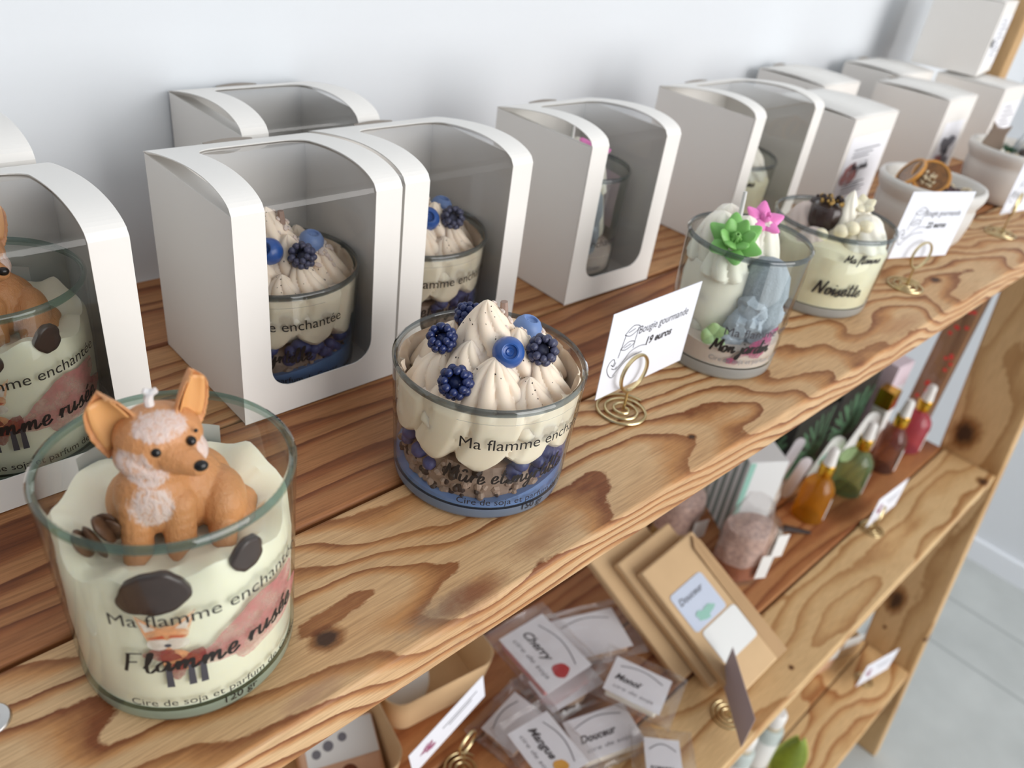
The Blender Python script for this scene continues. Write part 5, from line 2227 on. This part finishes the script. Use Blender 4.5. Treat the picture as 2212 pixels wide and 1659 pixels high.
# wooden sticks lying by the amber bottle
mb = MB()
mb.tube([(.783, .098, ZS + .004), (.815, .094, ZS + .004), (.835, .071, ZS + .0035)], [.004, .0045, .002], 8)
tag(mb.build('cinnamon_stick', M['stick']), 'dark brown stick lying between the small bags and the amber bottle', 'stick')

# striped soap box
sb = empty('striped_box', (.742, .134, ZS), radians(-32), 'white and grey-green striped carton standing behind the cellophane bags', 'box')
mb = MB()
mb.box((0, 0, 0), (.048, .075, .112))
mb.build('carton', M['stripe_w'], sb, bevel=.001, angle=30)
mb = MB()
for y in (.004, .018, .032, .046, .060):
    mb.box((-.0004, y, .001), (0, y + .007, .111))
mb.build('side_stripes', M['stripe_g'], sb, smooth=False)
mb = MB()
mb.box((.001, -.0004, .001), (.008, 0, .111))
mb.build('edge_stripe', M['teal'], sb, smooth=False)


# dark cartons with palm leaves
def palm_box(loc, w, d, h, rz, label, seed):
    root = empty('palm_leaf_carton', loc, rz, label, 'box', 'black cartons printed with palm leaves')
    mb = MB()
    mb.box((0, 0, 0), (w, d, h))
    mb.build('carton', M['palmdark'], root, bevel=.0008, angle=30)
    rnd = random.Random(seed)
    mb = MB()
    for face, (W, Hh) in (('f', (w, h)), ('l', (d, h)), ('t', (w, d))):
        Mx = {'f': frame((0, -.0003, 0), (1, 0, 0), (0, 0, 1), (0, -1, 0)), 'l': frame((-.0003, d, 0), (0, -1, 0), (0, 0, 1), (-1, 0, 0)), 't': frame((0, 0, h + .0003), (1, 0, 0), (0, 1, 0), (0, 0, 1))}[face]
        for s in range(3):
            ox, oy = rnd.uniform(.1, .9) * W, rnd.uniform(0, .3) * Hh
            for k in range(9):
                a = radians(10 + 20 * k)
                L = min(W, Hh) * .8
                p1 = (ox + cos(a) * L, oy + sin(a) * L)
                t = 1.0
                for (pp, lim) in ((p1[0], W), (p1[1], Hh)):
                    pass
                pts = [(ox + (p1[0] - ox) * i / 6, oy + (p1[1] - oy) * i / 6) for i in range(7)]
                pts = [p for p in pts if .001 < p[0] < W - .001 and .001 < p[1] < Hh - .001]
                if len(pts) > 2:
                    flat2d(mb, ribbon2d([pts], .0036, 2, True, 0), Mx)
    mb.build('palm_leaves', M['palmleaf'], root, smooth=False, fixn=False)
    return root


palm_box((.880, .146, ZS), .090, .075, .105, -.08, 'black carton with green palm leaves behind the amber bottle', 2)
palm_box((.978, .140, ZS), .088, .080, .125, -.08, 'taller black carton with green palm leaves behind the green bottle', 5)
palm_box((.845, .235, ZS), .10, .04, .115, 0, 'black carton with palm leaves at the back, beside the striped carton', 8)


# hanging tags and cartons behind the bottles
def small_tag(loc, w, h, rot, mat, label, pr=None):
    root = empty('paper_tag', loc, 0, label, 'tag', 'paper tags leaning on the middle shelf', rot=rot)
    mb = MB()
    rc = w * .45
    vs = []
    for cx, cz, a0 in ((w / 2 - rc, rc, -90), (w / 2 - rc, h - rc, 0), (-w / 2 + rc, h - rc, 90), (-w / 2 + rc, rc, 180)):
        for i in range(6):
            a = radians(a0 + 18 * i)
            vs.append((cx + rc * cos(a), 0, cz + rc * sin(a)))
    n = len(vs)
    vs += [(x, .0008, z) for x, y, z in vs]
    mb.add(vs, [tuple(range(n)), tuple(range(2 * n - 1, n - 1, -1))] + [(i, i + n, (i + 1) % n + n, (i + 1) % n) for i in range(n)])
    mb.build('tag_paper', mat, root, smooth=False)
    if pr:
        mb = MB()
        flat2d(mb, blob2d(w * .3, h * .22, 18, 3, .3, 0, h * .55), frame((0, -.0003, 0), (1, 0, 0), (0, 0, 1), (0, -1, 0)))
        mb.build('tag_print', pr, root, smooth=False, fixn=False)
    return root


small_tag((.868, .128, ZS + .001), .020, .062, (-.10, .35, -.5), M['greytag'], 'long grey paper tag leaning behind the amber bottle')
small_tag((.925, .122, ZS + .001), .026, .075, (-.10, .40, -.5), M['whitelabel'], 'white paper tag with a teal print, behind the green bottle', M['teal'])
small_tag((1.010, .118, ZS + .001), .026, .082, (-.10, .40, -.5), M['whitelabel'], 'plain white paper tag behind the brown bottle')
small_tag((.842, .140, ZS + .001), .016, .095, (-.08, .30, -.5), M['greytag'], 'narrow grey paper tag leaning on the black carton by the striped box')

lb_ = empty('lilac_carton', (1.098, .122, ZS), radians(-6), 'pale lilac carton standing behind the brown and pink bottles', 'box')
mb = MB()
mb.box((0, 0, 0), (.042, .045, .122))
mb.build('carton', M['lilac'], lb_, bevel=.001, angle=30)
mb = MB()
mb.box((.004, -.0004, .02), (.038, 0, .085))
mb.build('printed_panel', M['label'], lb_, smooth=False)
lb2 = copy_tree(lb_)
lb2.location = (1.128, .178, ZS)
lb2.rotation_euler = (0, 0, .05)
lb2['label'] = 'second pale lilac carton, at the back beside the end post'
gb = empty('gold_capped_bottle', (1.078, .116, ZS), 0, 'small bottle with a square gold cap beside the lilac carton', 'bottle')
mb = MB()
mb.box((-.011, -.011, 0), (.011, .011, .070))
mb.build('bottle_body', M['whitelabel'], gb, bevel=.002, angle=30)
mb = MB()
mb.box((-.0115, -.0115, .0705), (.0115, .0115, .098))
mb.build('gold_cap', M['goldcap'], gb, bevel=.001, angle=30)

# clear pouch with red dots against the back stud
rp = empty('dotted_pouch', (1.158, .094, ZS), radians(-4), 'clear pouch printed with red dots, leaning against the back stud', 'bag')
mb = MB()
off = Vector((4, 2, 1))


def pf(u, v):
    x, z = (u - .5) * .03, v * .27
    return (.010 - z * .03 + .002 * mnoise.noise(Vector((x * 60, z * 40, 0)) + off), x, z)


mb.grid(pf, 8, 24)
mb.build('film', M['bag'], rp, fixn=False)
rnd = random.Random(12)
for k in range(18):
    u, v = rnd.uniform(.06, .94), rnd.uniform(.22, .90)
    p = pf(u, v)
    mb = MB()
    mb.lathe([(0, .0004), (.0028, .0003), (.0030, 0), (0, -.0002)], 14, M=frame((p[0] - .0006, p[1], p[2]), (0, 1, 0), (0, 0, 1), (-1, 0, 0)))
    mb.build('red_dot', M['reddot'], rp)


# ---------------------------------------------------------------- lowest shelf
def spray(loc, label, rz=0):
    root = empty('spray_bottle', loc, rz, label, 'bottle', 'white capped bottles on the lowest shelf')
    mb = MB()
    mb.lathe([(0, 0), (.017, 0), (.0185, .002), (.0185, .095), (.0150, .101), (0, .102)], 36)
    mb.build('bottle_body', M['mist'], root)
    mb = MB()
    mb.lathe([(0, .102), (.0125, .102), (.0125, .108), (0, .108)], 30)
    mb.build('collar', M['seed'], root)
    mb = MB()
    mb.lathe([(0, .108), (.0128, .108), (.0135, .110), (.0135, .126), (.0105, .131), (0, .132)], 30)
    mb.build('cap', M['bulb'], root)
    mb = MB()
    mb.lathe([(.0187, .026), (.0188, .027), (.0188, .078), (.0187, .079)], 36)
    mb.build('paper_label', M['whitelabel'], root)
    return root


spray((.818, .010, Z3), 'white capped bottle on the lowest shelf, beside the lime leaf')
spray((.757, .018, Z3), 'white capped bottle on the lowest shelf, left of its twin')
lf = empty('leaf_dish', (.822, -.030, Z3), radians(-62), 'lime green leaf shaped dish standing on the lowest shelf beside the bottles', 'dish')
mb = MB()


def leaf(u, v):
    x, z = (u * 2 - 1), v
    w = .021 * sin(pi * (.10 + .86 * z)) ** .8
    return (w * x, .007 * x * x, .002 + .105 * z)


mb.grid(leaf, 14, 22)
mb.build('leaf_body', M['lime'], lf, solid=.0016, fixn=False)
mb = MB()
mb.tube([leaf(1, .0 + i / 24) for i in range(25)], .0016, 7)
mb.tube([leaf(0, .0 + i / 24) for i in range(25)], .0016, 7)
mb.build('leaf_rim', M['limeedge'], lf)
holder((1.098, -.030, Z3), 0, 'brass wire spiral holder on the lowest shelf', h=.016)
price_card((1.058, -.0275, Z3 + .016), -.22, .080, .052, 'price card on the lowest shelf beside the end post', '', kind='flower')


def mini_bag(loc, rz, label, mat):
    root = empty('small_kraft_bag', loc, rz, label, 'bag', 'small kraft bags on the lowest shelf')
    mb = MB()
    mb.box((-.025, -.016, 0), (.025, .016, .042))
    mb.build('bag_body', M[mat], root, bevel=.004, bseg=3, angle=30)
    mb = MB()
    mb.box((-.020, -.0168, .030), (.022, -.0162, .052))
    mb.build('header_card', M['whitelabel'], root, smooth=False)
    return root


mini_bag((1.118, .030, Z3), -.3, 'small kraft bag with a white header beside the end post on the lowest shelf', 'kraftd')
mini_bag((1.055, .040, Z3), -.25, 'small kraft bag with a white header, left of its twin on the lowest shelf', 'peach')
